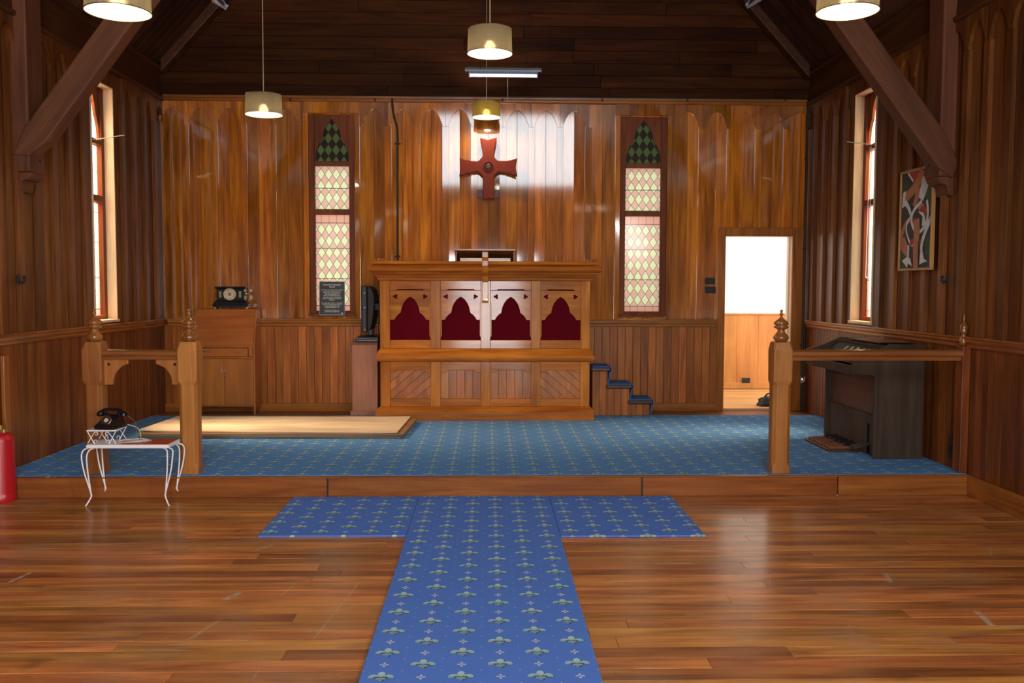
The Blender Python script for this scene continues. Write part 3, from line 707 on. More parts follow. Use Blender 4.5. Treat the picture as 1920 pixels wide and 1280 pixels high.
for (a, b) in PAN:
    c = (a+b)/2; h = (b-a)/2
    m = MB(); m.box(a, b, PF+.003, PF+.05, .302, .384); m.build('bottom_rail', M['pulpx'], pu, bevel=.004)
    m = MB(); m.prism([(a, .772), (a, .66), (a+.05, .66), (a+.075, .685), (b-.075, .685), (b-.05, .66), (b, .66), (b, .772)], 'y', PF+.003, PF+.05); m.build('shaped_rail', M['pulpx'], pu, bevel=.004)
    m = MB(); m.box(a, b, PF+.003, PF+.05, .909, 1.0); m.build('bottom_rail', M['pulpx'], pu, bevel=.004)
    m = MB(); m.prism([(a, 1.617), (a, 1.515), (a+.06, 1.515), (a+.08, 1.527), (b-.08, 1.527), (b-.06, 1.515), (b, 1.515), (b, 1.617)], 'y', PF+.003, PF+.05); m.build('shaped_rail', M['pulpx'], pu, bevel=.004)
    # arched board
    A = [(-.165, 1.208), (-.150, 1.237), (-.128, 1.262), (-.098, 1.283), (-.094, 1.31), (-.086, 1.345), (-.068, 1.385), (-.038, 1.424), (0, 1.450)]
    poly = [(a, 1.516), (a, 1.208)]+[(c+x, z) for x, z in A]+[(c-x, z) for x, z in A[-2::-1]]+[(b, 1.208), (b, 1.516)]
    m = MB(); m.prism(poly, 'y', PF+.012, PF+.032); ab = m.build('arched_board', M['pulpx'], pu, bevel=.002)
    for sx in (-1, 1):
        m = MB()
        for q in range(3):
            an = R(90+120*q)+(R(30)*sx)
            m.lathe([(.0130, 0), (.0125, .002)], (c+sx*.152+.0135*math.cos(an), PF+.0125, 1.452+.0135*math.sin(an)), 12, M4=Matrix.Rotation(R(90), 3, 'X'))
        m.build('trefoil', M['cloth'], ab)
    m = MB(); m.box(a-.005, b+.005, PF+.040, PF+.048, .99, 1.53); m.build('cloth_backing', M['cloth'], pu)
def clip(poly, a, b, lo, hi):
    def cut(P, f):
        out = []
        for i in range(len(P)):
            p, q = P[i], P[(i+1) % len(P)]; fp, fq = f(p), f(q)
            if fp >= 0: out.append(p)
            if fp*fq < 0: t = fp/(fp-fq); out.append((p[0]+(q[0]-p[0])*t, p[1]+(q[1]-p[1])*t))
        return out
    for f in (lambda p: p[0]-a, lambda p: b-p[0], lambda p: p[1]-lo, lambda p: hi-p[1]):
        poly = cut(poly, f)
        if len(poly) < 3: return None
    return poly
for i, (a, b) in enumerate(PAN):
    m = MB()
    if i in (1, 2):
        n = 5; w_ = (b-a)/n
        for k in range(n): m.box(a+k*w_+.001, a+(k+1)*w_-.001, PF+.026, PF+.046, .384, .70)
    else:
        s_ = 1 if i == 0 else -1; d = .115
        for k in range(-8, 9):
            o = k*d; c = (a+b)/2
            P = clip([(c+s_*(-1)+o*1, .54-.85+0), (c+s_*(-1)+o+d-.003, .54-.85), (c+s_*1+o+d-.003, .54+.85), (c+s_*1+o, .54+.85)], a, b, .384, .70)
            if P: m.prism(P, 'y', PF+.026, PF+.046)
    m.build('panel_boarding', M['pulpd'], pu, bevel=.0025, seg=1)
for sx, x in ((-1, px0-.055), (1, px1+.055)):                         # scroll ends on the cap
    m = MB()
    for k in range(3): m.lathe([(.0, -.03), (.016, -.026), (.02, 0), (.016, .026), (0, .03)], (x-sx*(.01+.042*k), PF-.03, 1.825+.004*(k == 1)), 12, M4=Matrix.Rotation(R(90), 3, 'X'))
    smoothed(m.build('cap_scroll', M['turned'], pu))
m = MB(); m.box(-.345, .287, 9.44, 9.80, 1.925, 1.945)
m.v = [(x, y, z-(y-9.44)*.28) for x, y, z in m.v]
m.build('book_rest', M['rail'], pu, bevel=.004)
for x in (-.338, .262): m = MB(); m.prism([(9.46, 1.815), (9.78, 1.80), (9.78, 1.835), (9.46, 1.925)], 'x', x, x+.018); m.build('book_rest_cheek', M['pinkdark'], pu, bevel=.003)
m = MB(); m.box(-.29, .235, 9.47, 9.485, 1.815, 1.852); m.build('book_rest_panel', M['pulpx'], pu, bevel=.003)
m = MB(); m.prism([(PF+.0, 1.39), (PF-.025, 1.385), (PF-.035, 1.41), (PF-.03, 1.43), (PF-.035, 1.60), (PF-.06, 1.66), (PF-.13, 1.70), (PF-.145, 1.735), (PF-.12, 1.77), (PF-.115, 1.82), (PF-.08, 1.86), (PF-.075, 1.915), (PF+.0, 1.915)], 'x', -.062, .004)
m.build('front_bracket', M['pulpz'], pu, bevel=.006)
# stairs up to the pulpit
stp = thing('pulpit_steps', 'three short boarded steps with blue carpet treads leading up to the pulpit', 'steps', (1.45, 9.85, HS))
TR = [(1.12, 1.335, .69), (1.27, 1.575, .50), (1.515, 1.80, .33)]
for i, (a, b, zt) in enumerate(TR):
    lo = HS+.006; b2 = b-.03
    a2 = px1+.072 if i == 0 else TR[i-1][1]-.03
    m = MB(); x = a2
    while x < b2-.01: m.box(x+.001, min(x+.075, b2)-.001, 9.865, 10.26, lo, zt-.05); x += .075
    m.build('step_side', M['dado'], stp, bevel=.002, seg=1)
    m = MB(); m.box(a2-.02 if i == 0 else TR[i-1][1]-.045, b, 9.845, 10.26, zt-.05, zt-.006); tr_ = m.build('step_tread', M['nosing'], stp, bevel=.012)
    m = MB(); m.prism([(a2-.0, zt-.006), (b-.003, zt-.006), (b+.006, zt-.02), (b+.006, zt-.05), (b-.012, zt-.06), (b-.03, (TR[i+1][2] if i < 2 else lo)), (b-.022, (TR[i+1][2] if i < 2 else lo)), (b+.0, zt-.065), (b+.014, zt-.045), (b+.012, zt-.008), (b-.003, zt+.004), (a2, zt+.004)], 'y', 9.86, 10.24)
    m.build('step_carpet', M['tread'], stp, bevel=.002)
# ------------------------------------------------------------------ cross on the wall
c0 = at(915.5, 312.5, 10.2); u_ = .125*10.2/F                          # one pixel of the close view of the cross
def cp(x, y): return (c0.x+(x-604)*u_*1.0, c0.z-(y-655)*u_)
cs = thing('wall_cross', 'red-brown timber cross with flared arms and round centre on the panelled wall', 'cross', (c0.x, 10.2, c0.z))
outl = [(480,235),(600,268),(730,228),(712,330),(694,420),(688,495)]+[(604+160*math.cos(R(t)), 655-160*math.sin(R(t))) for t in (52, 42, 33)]+[(850,572),(940,560),(1038,528),(1020,600),(1014,670),(1022,740),(1034,800),(960,770),(870,745),(770,735)]
outl += [(604+160*math.cos(R(t)), 655-160*math.sin(R(t))) for t in (-36, -46, -56)]+[(688,830),(690,960),(700,1140),(604,1122),(525,1140),(526,960),(526,830)]+[(604+160*math.cos(R(t)), 655-160*math.sin(R(t))) for t in (-124, -134, -146)]
outl += [(440,735),(350,745),(260,770),(172,805),(185,740),(195,670),(188,600),(176,528),(270,560),(360,573),(430,580)]+[(604+160*math.cos(R(t)), 655-160*math.sin(R(t))) for t in (147, 138, 128)]+[(522,495),(516,420),(500,330)]
m = MB(); m.prism([cp(*p) for p in outl], 'y', 10.17, 10.235); m.build('cross_arms', M['crossred'], cs, bevel=.008, seg=2)
m = MB(); m.lathe([(.052, 0), (.058, .006), (.058, .014), (.047, .018), (.044, .010)], (c0.x, 10.172, c0.z), 32, cap=False, M4=Matrix.Rotation(R(90), 3, 'X')); smoothed(m.build('centre_ring', M['crossred'], cs))
m = MB(); m.lathe([(.0445, 0), (.0445, .009), (.02, .012), (0, .013)], (c0.x, 10.172, c0.z), 24, M4=Matrix.Rotation(R(90), 3, 'X')); smoothed(m.build('centre_boss', M['crossdark'], cs))
a = cp(440, 1110); b = cp(762, 985); m = MB(); m.box(a[0], b[0], 10.235, 10.30, a[1], b[1]); m.build('mounting_block', M['crossdark'], cs, bevel=.003)
# ------------------------------------------------------------------ communion rails
def octring(cx, cy, z, h, c): return [(cx-h+c, cy-h, z), (cx+h-c, cy-h, z), (cx+h, cy-h+c, z), (cx+h, cy+h-c, z), (cx+h-c, cy+h, z), (cx-h+c, cy+h, z), (cx-h, cy+h-c, z), (cx-h, cy-h+c, z)]
def post(parent, cx, cy, zt=1.11, fin=True, wd='post'):
    m = MB(); m.loft([octring(cx, cy, z, h, c) for z, h, c in [(HS+.007, .069, .006), (HS+.05, .069, .006), (HS+.085, .068, .026), (.82, .068, .026), (.855, .072, .008), (zt-.03, .074, .008), (zt+.03, .066, .022), (zt+.034, .058, .022)]])
    m.build('rail_post', M[wd], parent, bevel=.003)
    z0 = zt+.034; k = .00074
    prof = [(50,0),(60,6),(66,16),(76,30),(78,44),(72,58),(56,78),(44,92),(36,105),(35,118),(42,126),(66,136),(75,146),(74,154),(58,160),(55,164),(60,168),(73,176),(75,190),(62,206),(40,222),(24,236),(14,246),(10,256),(11,264),(18,270),(20,278),(18,286),(12,292),(10,298),(15,304),(17,312),(13,320),(4,325)]
    if fin:
        m = MB(); m.lathe([(r*k, z0+z*k) for r, z in prof], (cx, cy, 0), 28); smoothed(m.build('turned_finial', M['turned'], parent), 50)
def railbar(parent, x0, x1, y, zb, zt, hw=.055):
    m = MB(); h = zt-zb
    prof = [(-hw*.55, 0), (hw*.55, 0), (hw*.62, h*.25), (hw*.55, h*.34), (hw*.9, h*.42), (hw, h*.58), (hw*.95, h*.8), (hw*.6, h*.95), (hw*.2, h), (-hw*.2, h), (-hw*.6, h*.95), (-hw*.95, h*.8), (-hw, h*.58), (-hw*.9, h*.42), (-hw*.55, h*.34), (-hw*.62, h*.25)]
    m.prism([(y+a, zb+z) for a, z in prof], 'x', x0, x1); m.build('hand_rail', M['rail'], parent, bevel=.002)
def spandrel(parent, x, s_, y, zt):
    """pierced quarter bracket under the rail, s_ = +1 springs to +x"""
    P = [(0, 0), (.175, 0), (.175, -.032), (.15, -.040), (.115, -.058), (.085, -.088), (.068, -.120), (.060, -.150), (.060, -.186), (.0, -.186)]
    m = MB(); m.prism([(x+s_*a, zt+z) for a, z in P], 'y', y-.016, y+.016); o = m.build('rail_bracket', M['post'], parent, bevel=.003)
    m = MB(); m.lathe([(.011, 0), (.0105, .002)], (x+s_*.035, y-.0165, zt-.035), 14, M4=Matrix.Rotation(R(90), 3, 'X')); m.build('drilled_hole', M['void'], o)
rl = thing('altar_rail', 'short altar rail between two turned posts behind the white telephone table', 'altar rail', (-2.55, 6.81, HS))
post(rl, -2.212, 6.812); post(rl, -2.906, 6.812, wd="post_shaded"); railbar(rl, -2.838, -2.278, 6.812, 1.008, 1.082)
spandrel(rl, -2.836, 1, 6.812, 1.008); spandrel(rl, -2.282, -1, 6.812, 1.008)
rr_ = thing('altar_rail', 'altar rail running from a turned post to the wall in front of the dark organ', 'altar rail', (2.9, 6.79, HS))
post(rr_, 2.203, 6.79, 1.115); railbar(rr_, 2.27, 3.575, 6.79, 1.008, 1.090)
m = MB(); m.box(3.565, 3.625, 6.735, 6.845, HS+.007, 1.12); m.build('wall_half_post', M['dado2'], rr_, bevel=.004)
m = MB(); k = .00040
m.lathe([(r*k, 1.12+z*.00074) for r, z in [(50,0),(66,16),(78,44),(56,78),(36,105),(42,126),(75,146),(58,160),(73,176),(62,206),(24,236),(10,256),(20,278),(10,298),(17,312),(4,325)]], (3.594, 6.79, 0), 24); smoothed(m.build('half_finial', M['turned'], rr_), 50)
m = MB(); m.box(XL+.0, XL+.03, 6.865, 6.945, HS, 1.03); m.build('wall_half_post', M['trimz'], wl, bevel=.006)
# ------------------------------------------------------------------ bureau and clock
bu = thing('bureau', 'timber writing bureau with sloping lid, drawer and two doors', 'bureau', (-2.88, 10.14, HS-.01))
bx0, bx1, byf, byb = -3.215, -2.543, 10.0, 10.275
zf = HS-.01
side = [(byf, zf), (byf+.02, zf), (byf+.025, .22), (byb-.02, .22), (byb-.01, zf), (byb, zf), (byb, 1.285), (byf+.12, 1.285), (byf, .905)]
for a in (bx0, bx1-.018): m = MB(); m.prism(side, 'x', a, a+.018); m.build('side_panel', M['deskz'], bu, bevel=.002)
m = MB(); m.box(bx0+.018, bx1-.018, byf+.02, byb, .235, .255); m.box(bx0+.018, bx1-.018, byb-.012, byb, .25, 1.28); m.box(bx0+.018, bx1-.018, byf+.01, byb-.012, .885, .902); m.box(bx0+.018, bx1-.018, byf+.01, byb-.012, .765, .78); m.build('carcass', M['deskz'], bu)
m = MB(); m.box(bx0-.004, bx1+.004, byf+.115, byb, 1.285, 1.30); m.build('top', M['desk'], bu, bevel=.003)
m = MB(); m.prism([(byf-.004, .905), (byf+.014, .90), (byf+.130, 1.283), (byf+.114, 1.288)], 'x', bx0+.019, bx1-.019); m.build('drop_front', M['desk'], bu, bevel=.003)
m = MB(); m.box(bx0+.03, bx1-.075, byf-.004, byf+.02, .785, .878); dw = m.build('drawer', M['desk'], bu, bevel=.003)
for a, b in ((bx1-.068, bx1-.024), (bx0+.019, bx0+.027)): m = MB(); m.box(a, b, byf-.001, byf+.02, .785, .885); m.build('lid_support', M['deskz'], bu, bevel=.003)
for x in (at(388, 660, byf).x, at(448, 660, byf).x):
    m = MB(); m.tube([(x-.045, byf-.004, .842), (x-.045, byf-.022, .842), (x+.045, byf-.022, .842), (x+.045, byf-.004, .842)], .005, 8); m.build('drawer_handle', M['steel'], dw)
xm = (bx0+bx1)/2
for s_, a, b in ((-1, bx0+.02, xm-.0015), (1, xm+.0015, bx1-.02)):
    m = MB(); m.box(a, b, byf-.002, byf+.016, .252, .762); dd = m.build('door', M['deskz'], bu, bevel=.002)
    x = xm+s_*.017+.0; m = MB(); m.tube([(x, byf-.002, .61), (x, byf-.02, .615), (x, byf-.02, .68), (x, byf-.002, .685)], .006, 8); m.build('door_handle', M['steel'], dd)
m = MB(); m.lathe([(.006, 0), (.006, .004)], (xm+.012, byf-.004, .56), 10, M4=Matrix.Rotation(R(90), 3, 'X')); m.build('keyhole', M['blackm'], bu)
ck = thing('mantel_clock', 'black mantel clock with round cream dial and gilt feet on the bureau', 'clock', (-2.84, 10.19, 1.30))
cx, cy, zb = -2.838, 10.195, 1.301
m = MB(); m.loft([[(cx-a, cy-b, z), (cx+a, cy-b, z), (cx+a, cy+b, z), (cx-a, cy+b, z)] for a, b, z in [(.190, .066, zb+.022), (.190, .066, zb+.035), (.197, .07, zb+.04), (.197, .07, zb+.052), (.185, .064, zb+.058), (.180, .062, zb+.075), (.160, .056, zb+.092), (.158, .055, zb+.10)]]); m.build('base', M['bake'], ck, bevel=.002)
m = MB(); m.box(cx-.150, cx+.150, cy-.052, cy+.055, zb+.10, zb+.222); m.build('case', M['bake'], ck, bevel=.004)
m = MB(); m.loft([[(cx-a, cy-b, z), (cx+a, cy-b, z), (cx+a, cy+b, z), (cx-a, cy+b, z)] for a, b, z in [(.152, .054, zb+.222), (.168, .062, zb+.228), (.172, .064, zb+.24), (.160, .058, zb+.247)]]); m.build('cornice', M['bake'], ck, bevel=.002)
ry = Matrix.Rotation(R(90), 3, 'X'); dc = (cx-.005, cy-.053, zb+.163)
m = MB(); m.lathe([(.066, 0), (.070, .006), (.070, .012), (.062, .016), (.060, .012)], dc, 32, cap=False, M4=ry); smoothed(m.build('bezel', M['gilt'], ck))
m = MB(); m.lathe([(.0615, .0), (.0615, .010), (.0, .0105)], dc, 32, M4=ry); dl = m.build('dial', M['dial'], ck)
m = MB()
for k in range(12):
    an = R(30*k); Rk = Matrix.Rotation(an, 4, 'Y')
    for o in ((-.004, .004) if k % 3 else (-.006, 0, .006)): m.box(o-.0014, o+.0014, -.012, -.0105, .040, .055, M4=Matrix.Translation(Vector(dc)) @ Rk)
m.build('numerals', M['ink'], dl)
m = MB(); m.lathe([(.022, 0), (.022, .0115), (0, .012)], dc, 24, M4=ry); m.build('dial_centre', M['copper'], dl)
for an, L_ in ((48, .034), (-25, .050)):
    m = MB(); m.box(-.0016, .0016, -.0145, -.013, -.008, L_, M4=Matrix.Translation(Vector(dc)) @ Matrix.Rotation(R(an), 4, 'Y')); m.build('clock_hand', M['ink'], dl)
for sx in (-1, 1):
    m = MB(); m.box(cx+sx*.108-.016, cx+sx*.108+.012, cy-.058, cy-.05, zb+.125, zb+.198); m.build('marbled_column', M['verd'], ck, bevel=.003)
    for sy in (-1, 1):
        m = MB(); m.lathe([(.012, 0), (.022, .004), (.026, .012), (.018, .022), (.012, .030)], (cx+sx*.175, cy+sy*.045, zb), 12); smoothed(m.build('foot', M['gilt'], ck))
    m = MB(); m.lathe([(0, -.02), (.016, -.012), (.022, 0), (.016, .014), (.006, .024), (0, .026)], (cx+sx*.158, cy, zb+.168), 14, M4=Matrix.Rotation(R(90), 3, 'Y') if sx > 0 else Matrix.Rotation(R(-90), 3, 'Y'))
    m.tube([(cx+sx*.168, cy+.022*math.cos(R(t)), zb+.155+.022*math.sin(R(t))) for t in range(180, 361, 20)], .0035, 6)
    smoothed(m.build('lion_head', M['gilt'], ck))
# ------------------------------------------------------------------ pedestal, player, television, plaque
pd = thing('pedestal', 'narrow pinkish timber cabinet standing against the pulpit under the television', 'pedestal', (-1.34, 10.05, HS))
m = MB(); m.box(-1.472, -1.197, 9.90, 10.26, HS+.05, .925); m.build('cabinet_body', M['pink'], pd, bevel=.003)
m = MB(); m.box(-1.485, -1.19, 9.885, 10.262, .925, .955); m.build('top', M['pinkdark'], pd, bevel=.004)
m = MB(); m.box(-1.492, -1.19, 9.888, 10.262, HS-.008, HS+.05); m.build('base', M['pink'], pd, bevel=.003)
m = MB(); m.box(-1.487, -1.472, 9.90, 9.93, .84, .925); m.build('edge_strip', M['pinkdark'], pd)
vp = thing('media_player', 'flat black player box between the pinkish cabinet and the television', 'media player', (-1.30, 9.95, .955))
m = MB(); m.loft([[(-1.42+d, 9.80+d, z), (-1.175-d, 9.80+d, z), (-1.175-d, 10.15-d, z), (-1.42+d, 10.15-d, z)] for d, z in [(.012, .956), (.0, .965), (.0, .995), (.008, 1.012), (.03, 1.022)]]); m.build('casing', M['black'], vp, bevel=.003)
m = MB(); m.box(-1.40, -1.19, 9.797, 9.801, .972, .975); m.build('trim_line', M['steel'], vp)
tv = thing('television', 'black flat television seen edge-on beside the pulpit', 'television', (-1.30, 9.98, 1.022))
ty0, ty1 = 9.78, 10.22
m = MB(); m.box(-1.352, -1.292, ty0, ty1, 1.058, 1.565); m.build('bezel', M['black'], tv, bevel=.012)
m = MB(); m.box(-1.3535, -1.352, ty0+.03, ty1-.03, 1.10, 1.54); m.build('screen', M['bake'], tv)
m = MB(); m.prism([(-1.292, 1.075), (-1.262, 1.085), (-1.24, 1.16), (-1.222, 1.28), (-1.215, 1.40), (-1.222, 1.47), (-1.24, 1.525), (-1.27, 1.552), (-1.292, 1.556)], 'y', ty0+.02, ty1-.02); m.build('back_shell', M['blackm'], tv, bevel=.012)
m = MB(); m.box(-1.298, -1.25, 9.93, 10.05, 1.0235, 1.10); m.build('neck', M['black'], tv, bevel=.006)
m = MB(); m.box(-1.218, -1.175, 9.88, 10.0, 1.30, 1.37); m.box(-1.182, -1.165, 9.92, 9.96, 1.15, 1.47); m.build('wall_bracket', M['blackm'], tv, bevel=.003)
for z in (1.095, 1.33, 1.485): m = MB(); m.box(-1.322, -1.31, ty0-.002, ty0+.002, z-.004, z+.004); m.build('side_button', M['steel'], tv)
m = MB(); 
for a in (0, .012): m.tube(cr([(-1.19, 9.9+a, 1.28), (-1.172, 9.88+a, 1.20), (-1.185, 9.88, 1.12), (-1.168-a, 9.89, 1.05), (-1.18, 9.92, 1.015)]), .004, 6)
m.build('cable', M['blackm'], tv)
pq = thing('plaque', 'black plaque with white lettering leaning in the leaded window', 'plaque', (-1.74, 10.28, 1.25))
qa, qb = at(598.5, 591, 10.262), at(646, 527.5, 10.262); lean = .05
def rrect(x0, x1, z0, z1, r): return arc((x1-r, z1-r), r, 0, 90, 5)+arc((x0+r, z1-r), r, 90, 180, 5)+arc((x0+r, z0+r), r, 180, 270, 5)+arc((x1-r, z0+r), r, 270, 360, 5)
def leanv(m_, z0): m_.v = [(x, y+(z-z0)*lean, z) for x, y, z in m_.v]; return m_
m = MB(); m.prism(rrect(qa.x, qb.x, qa.z, qb.z, .014), 'y', 10.262, 10.268); leanv(m, qa.z).build('backing_sheet', M['plaqueedge'], pq)
m = MB(); m.prism(rrect(qa.x+.009, qb.x-.006, qa.z+.013, qb.z-.004, .006), 'y', 10.2605, 10.2625); leanv(m, qa.z).build('black_face', M['plaquebg'], pq)
LINES = [(.335, .0215, "St David's Presbyterian"), (.311, .0215, 'Church'), (.280, .0135, 'This church was established and the land set'), (.264, .0135, 'in 1904 with the opening service on'), (.248, .0135, 'Sunday 12 June 1904 conducted by'), (.232, .0135, 'the first resident Minister of'),
         (.216, .0135, 'Melrose. The building was opened'), (.200, .0135, 'to all and remains in the Presbyterian'), (.184, .0135, 'and the Congregational, Presbyterian'), (.168, .0135, 'Parish care.'),
         (.134, .0135, 'The church gallery is now a memorial from'), (.118, .0135, 'the 1950s. The pulpit was presented to'), (.102, .0135, 'the church by the families of the'), (.086, .0135, 'Presbyterian Church, in 1962.'), (.054, .0135, "St David's, listed Heritage site,"), (.038, .0135, 'protected by the District Plan.')]
LT = MB()
for dz, sz, tx in LINES:
    fc = bpy.data.curves.new('lettering', 'FONT'); fc.body = tx; fc.size = sz; fc.align_x = 'CENTER'; fc.extrude = .0004; fc.offset = .0004
    o = bpy.data.objects.new('lettering', fc); COL.objects.link(o); fc.materials.append(M['lettering'])
    bpy.context.view_layer.update()
    w_ = o.dimensions.x; sc = min(1, (qb.x-qa.x-.028)/w_)
    me = bpy.data.meshes.new_from_object(o); Mt = Matrix.Translation(((qa.x+qb.x)/2+.001, 10.2598+dz*lean, qa.z+dz)) @ Matrix.Rotation(R(90)-math.atan(lean), 4, 'X') @ Matrix.Diagonal((sc, 1, 1, 1))
    LT.add([Mt @ v.co for v in me.vertices], [tuple(p.vertices) for p in me.polygons])
    bpy.data.objects.remove(o); bpy.data.curves.remove(fc); bpy.data.meshes.remove(me)
LT.build('lettering', M['lettering'], pq)
m = MB(); m.lathe([(.008, 0), (.008, .001)], (qb.x-.030, 10.2605, qa.z+.024), 12, M4=ry); m.build('emblem', M['lettering'], pq)
# ------------------------------------------------------------------ plywood sheets
def sheet(name, corners, z0, z1, mat, label, bend=0, n=16, group='boards stacked on the dais carpet'):
    """corners: front-left, front-right, back-right, back-left"""
    m = MB(); A, B, C, D = [Vector((*c, 0)) for c in corners]; rings = []
    top = []
    for i in range(n+1):
        t = i/n; f = A.lerp(B, t); b = D.lerp(C, t); lift = bend*((max(0, .12-t)/.12)**2+.3*(max(0, t-.9)/.1)**2)
        rings.append([(f.x, f.y, z0+lift), (b.x, b.y, z0+lift*.6), (b.x, b.y, z1+lift*.6), (f.x, f.y, z1+lift)])
    m.loft(rings); return tag(m.build(name, mat, None, bevel=.001, seg=1), label, 'board', group)
zc = HS+.006
yb_ = 9.72
sheet('board', [(-3.19, 8.345), (-.80, 8.325), (-.735, 9.36), (-3.18, 9.40)], zc, zc+.015, M['plygrey'], 'dark grey board lying flat on the carpet, bottom of the stack')
sheet('board', [(-3.17, 8.335), (-.79, 8.318), (-.73, 9.37), (-3.16, 9.41)], zc+.017, zc+.031, M['plygrey'], 'dark board second from the bottom of the stack on the carpet')
sheet('board', [(-3.20, 8.36), (-.775, 8.335), (-.722, 9.38), (-3.17, 9.42)], zc+.033, zc+.044, M['plybrown'], 'brown board showing along the end below the pale plywood sheet')
sheet('plywood_sheet', [(-3.235, 8.47), (-.835, 8.36), (-.797, 9.40), (-3.181, 9.43)], zc+.046, zc+.055, M['ply'], 'pale plywood sheet on top of the stacked boards', .012)
# ------------------------------------------------------------------ organ
og = thing('organ', 'dark veneered electric organ with stop tabs and pedals against the side wall', 'organ', (3.3, 7.86, zc))
oy0, oy1 = 7.31, 8.41
CH = [(3.150, zc), (3.555, zc), (3.555, 1.09), (3.275, 1.10), (3.12, 1.03), (2.962, .985), (2.962, .85), (3.125, .842), (3.150, .83)]
for a, b in ((oy0, oy0+.035), (oy1-.035, oy1)):
    m = MB(); m.prism(CH, 'y', a, b); m.build('end_panel', M['organ'], og, bevel=.004)
ya, yb2 = oy0+.035, oy1-.035
m = MB(); m.box(2.972, 3.16, ya, yb2, .842, .885); m.box(2.966, 2.985, ya, yb2, .845, .915); m.build('key_bed', M['organ'], og, bevel=.003)
m = MB(); m.box(3.24, 3.55, ya, yb2, 1.06, 1.085); m.build('top', M['organ'], og, bevel=.003)
m = MB(); m.box(3.50, 3.54, ya, yb2, zc+.02, 1.06); m.build('back_panel', M['organ'], og)
m = MB(); m.box(3.205, 3.225, ya, yb2, .48, .85); m.build('knee_panel', M['organr'], og, bevel=.003)
m = MB(); m.box(3.185, 3.205, ya, 7.47, zc, .50); m.box(3.185, 3.205, 7.56, yb2, zc, .50); m.box(3.185, 3.205, 7.47, 7.56, .42, .50); m.build('toe_panel', M['organ'], og, bevel=.003)
m = MB(); m.box(3.21, 3.24, 7.46, 7.57, zc, .44); m.build('swell_recess', M['void'], og)
m = MB(); m.prism([(3.10, .955), (3.25, 1.065), (3.25, 1.04), (3.12, .93)], 'y', ya, yb2); cpn = m.build('control_panel', M['blackm'], og)
dv = Vector((.15, 0, .11)).normalized(); nv = Vector((-.11, 0, .15)).normalized()
tb = 0
for gk in range(6):
    for k in range(1):
        y = ya+.09+gk*.115; m = MB(); c = Vector((3.190, y, 1.0208))+nv*.004
        Mx = Matrix(((dv.x, 0, nv.x, c.x), (0, 1, 0, c.y), (dv.z, 0, nv.z, c.z), (0, 0, 0, 1)))
        m.box(-.024, .024, -.015, .015, -.004, .005, M4=Mx); m.build('stop_tab', M['tab'], cpn, bevel=.002, seg=1)
for nm, x0_, x1_, z_ in (('manual', 2.99, 3.09, .905),):
    m = MB(); y = ya+.05; k = 0
    m.box(x0_+.002, x1_, y, yb2-.05, z_-.025, z_-.015)
    while y < yb2-.05: m.box(x0_, x1_, y, y+.0222, z_-.02, z_); y += .0235
    mn = m.build(nm, M['keyw'], og, bevel=.0012, seg=1)
    m = MB(); y = ya+.05; k = 0
    while y < yb2-.08:
        if k % 7 not in (2, 6): m = MB(); m.box(x0_+.04, x1_, y+.017, y+.029, z_, z_+.009); m.build('black_key', M['bake'], mn)
        y += .0235; k += 1
    for ka in (ya, yb2-.048): m = MB(); m.box(x0_, x1_, ka, ka+.048, z_-.03, z_+.006); m.build('key_cheek', M['black'], mn, bevel=.002)
m = MB(); m.box(3.15, 3.24, ya, yb2, .90, .93); m.build('key_shelf', M['organ'], og)
m = MB(); m.prism([(3.045, .925), (3.06, .922), (3.15, .952), (3.15, .962)], 'y', ya, yb2); m.build('manual_lid', M['blackm'], og, bevel=.002)
m = MB(); m.box(3.235, 3.53, 7.42, 8.16, 1.093, 1.104); m.build('music_lid', M['bake'], og, bevel=.003)
m = MB(); m.box(2.90, 3.19, 7.62, 8.22, zc, zc+.022); pdb = m.build('pedal_board', M['organr'], og, bevel=.004)
for k in range(8):
    y = 7.65+k*.072; m = MB(); m.box(2.92, 3.185, y, y+.03, zc+.022, zc+.045); m.build('pedal', M['pinkdark'], pdb, bevel=.003)
for k in range(5):
    y = 7.69+k*.11; m = MB(); m.box(3.06, 3.18, y, y+.024, zc+.03, zc+.068); m.build('sharp_pedal', M['black'], pdb, bevel=.004)
m = MB(); m.prism([(3.06, zc+.05), (3.18, zc+.09), (3.18, zc+.105), (3.06, zc+.065)], 'y', 7.45, 7.58); m.build('swell_pedal', M['blackm'], og, bevel=.004)
# ------------------------------------------------------------------ painting on the side wall
pt = thing('painting', 'tall framed abstract painting with white and flesh-coloured shapes on the side wall', 'painting', (3.57, 7.57, 1.7))
py0, py1, pz0, pz1 = 7.275, 7.865, 1.70, 2.55; pX = 3.572
m = MB(); f_ = .022
m.box(pX-.012, pX+.018, py0, py1, pz0, pz0+f_); m.box(pX-.012, pX+.018, py0, py1, pz1-f_, pz1); m.box(pX-.012, pX+.018, py0, py0+f_, pz0+f_, pz1-f_); m.box(pX-.012, pX+.018, py1-f_, py1, pz0+f_, pz1-f_)
m.build('picture_frame', M['frame'], pt, bevel=.003)
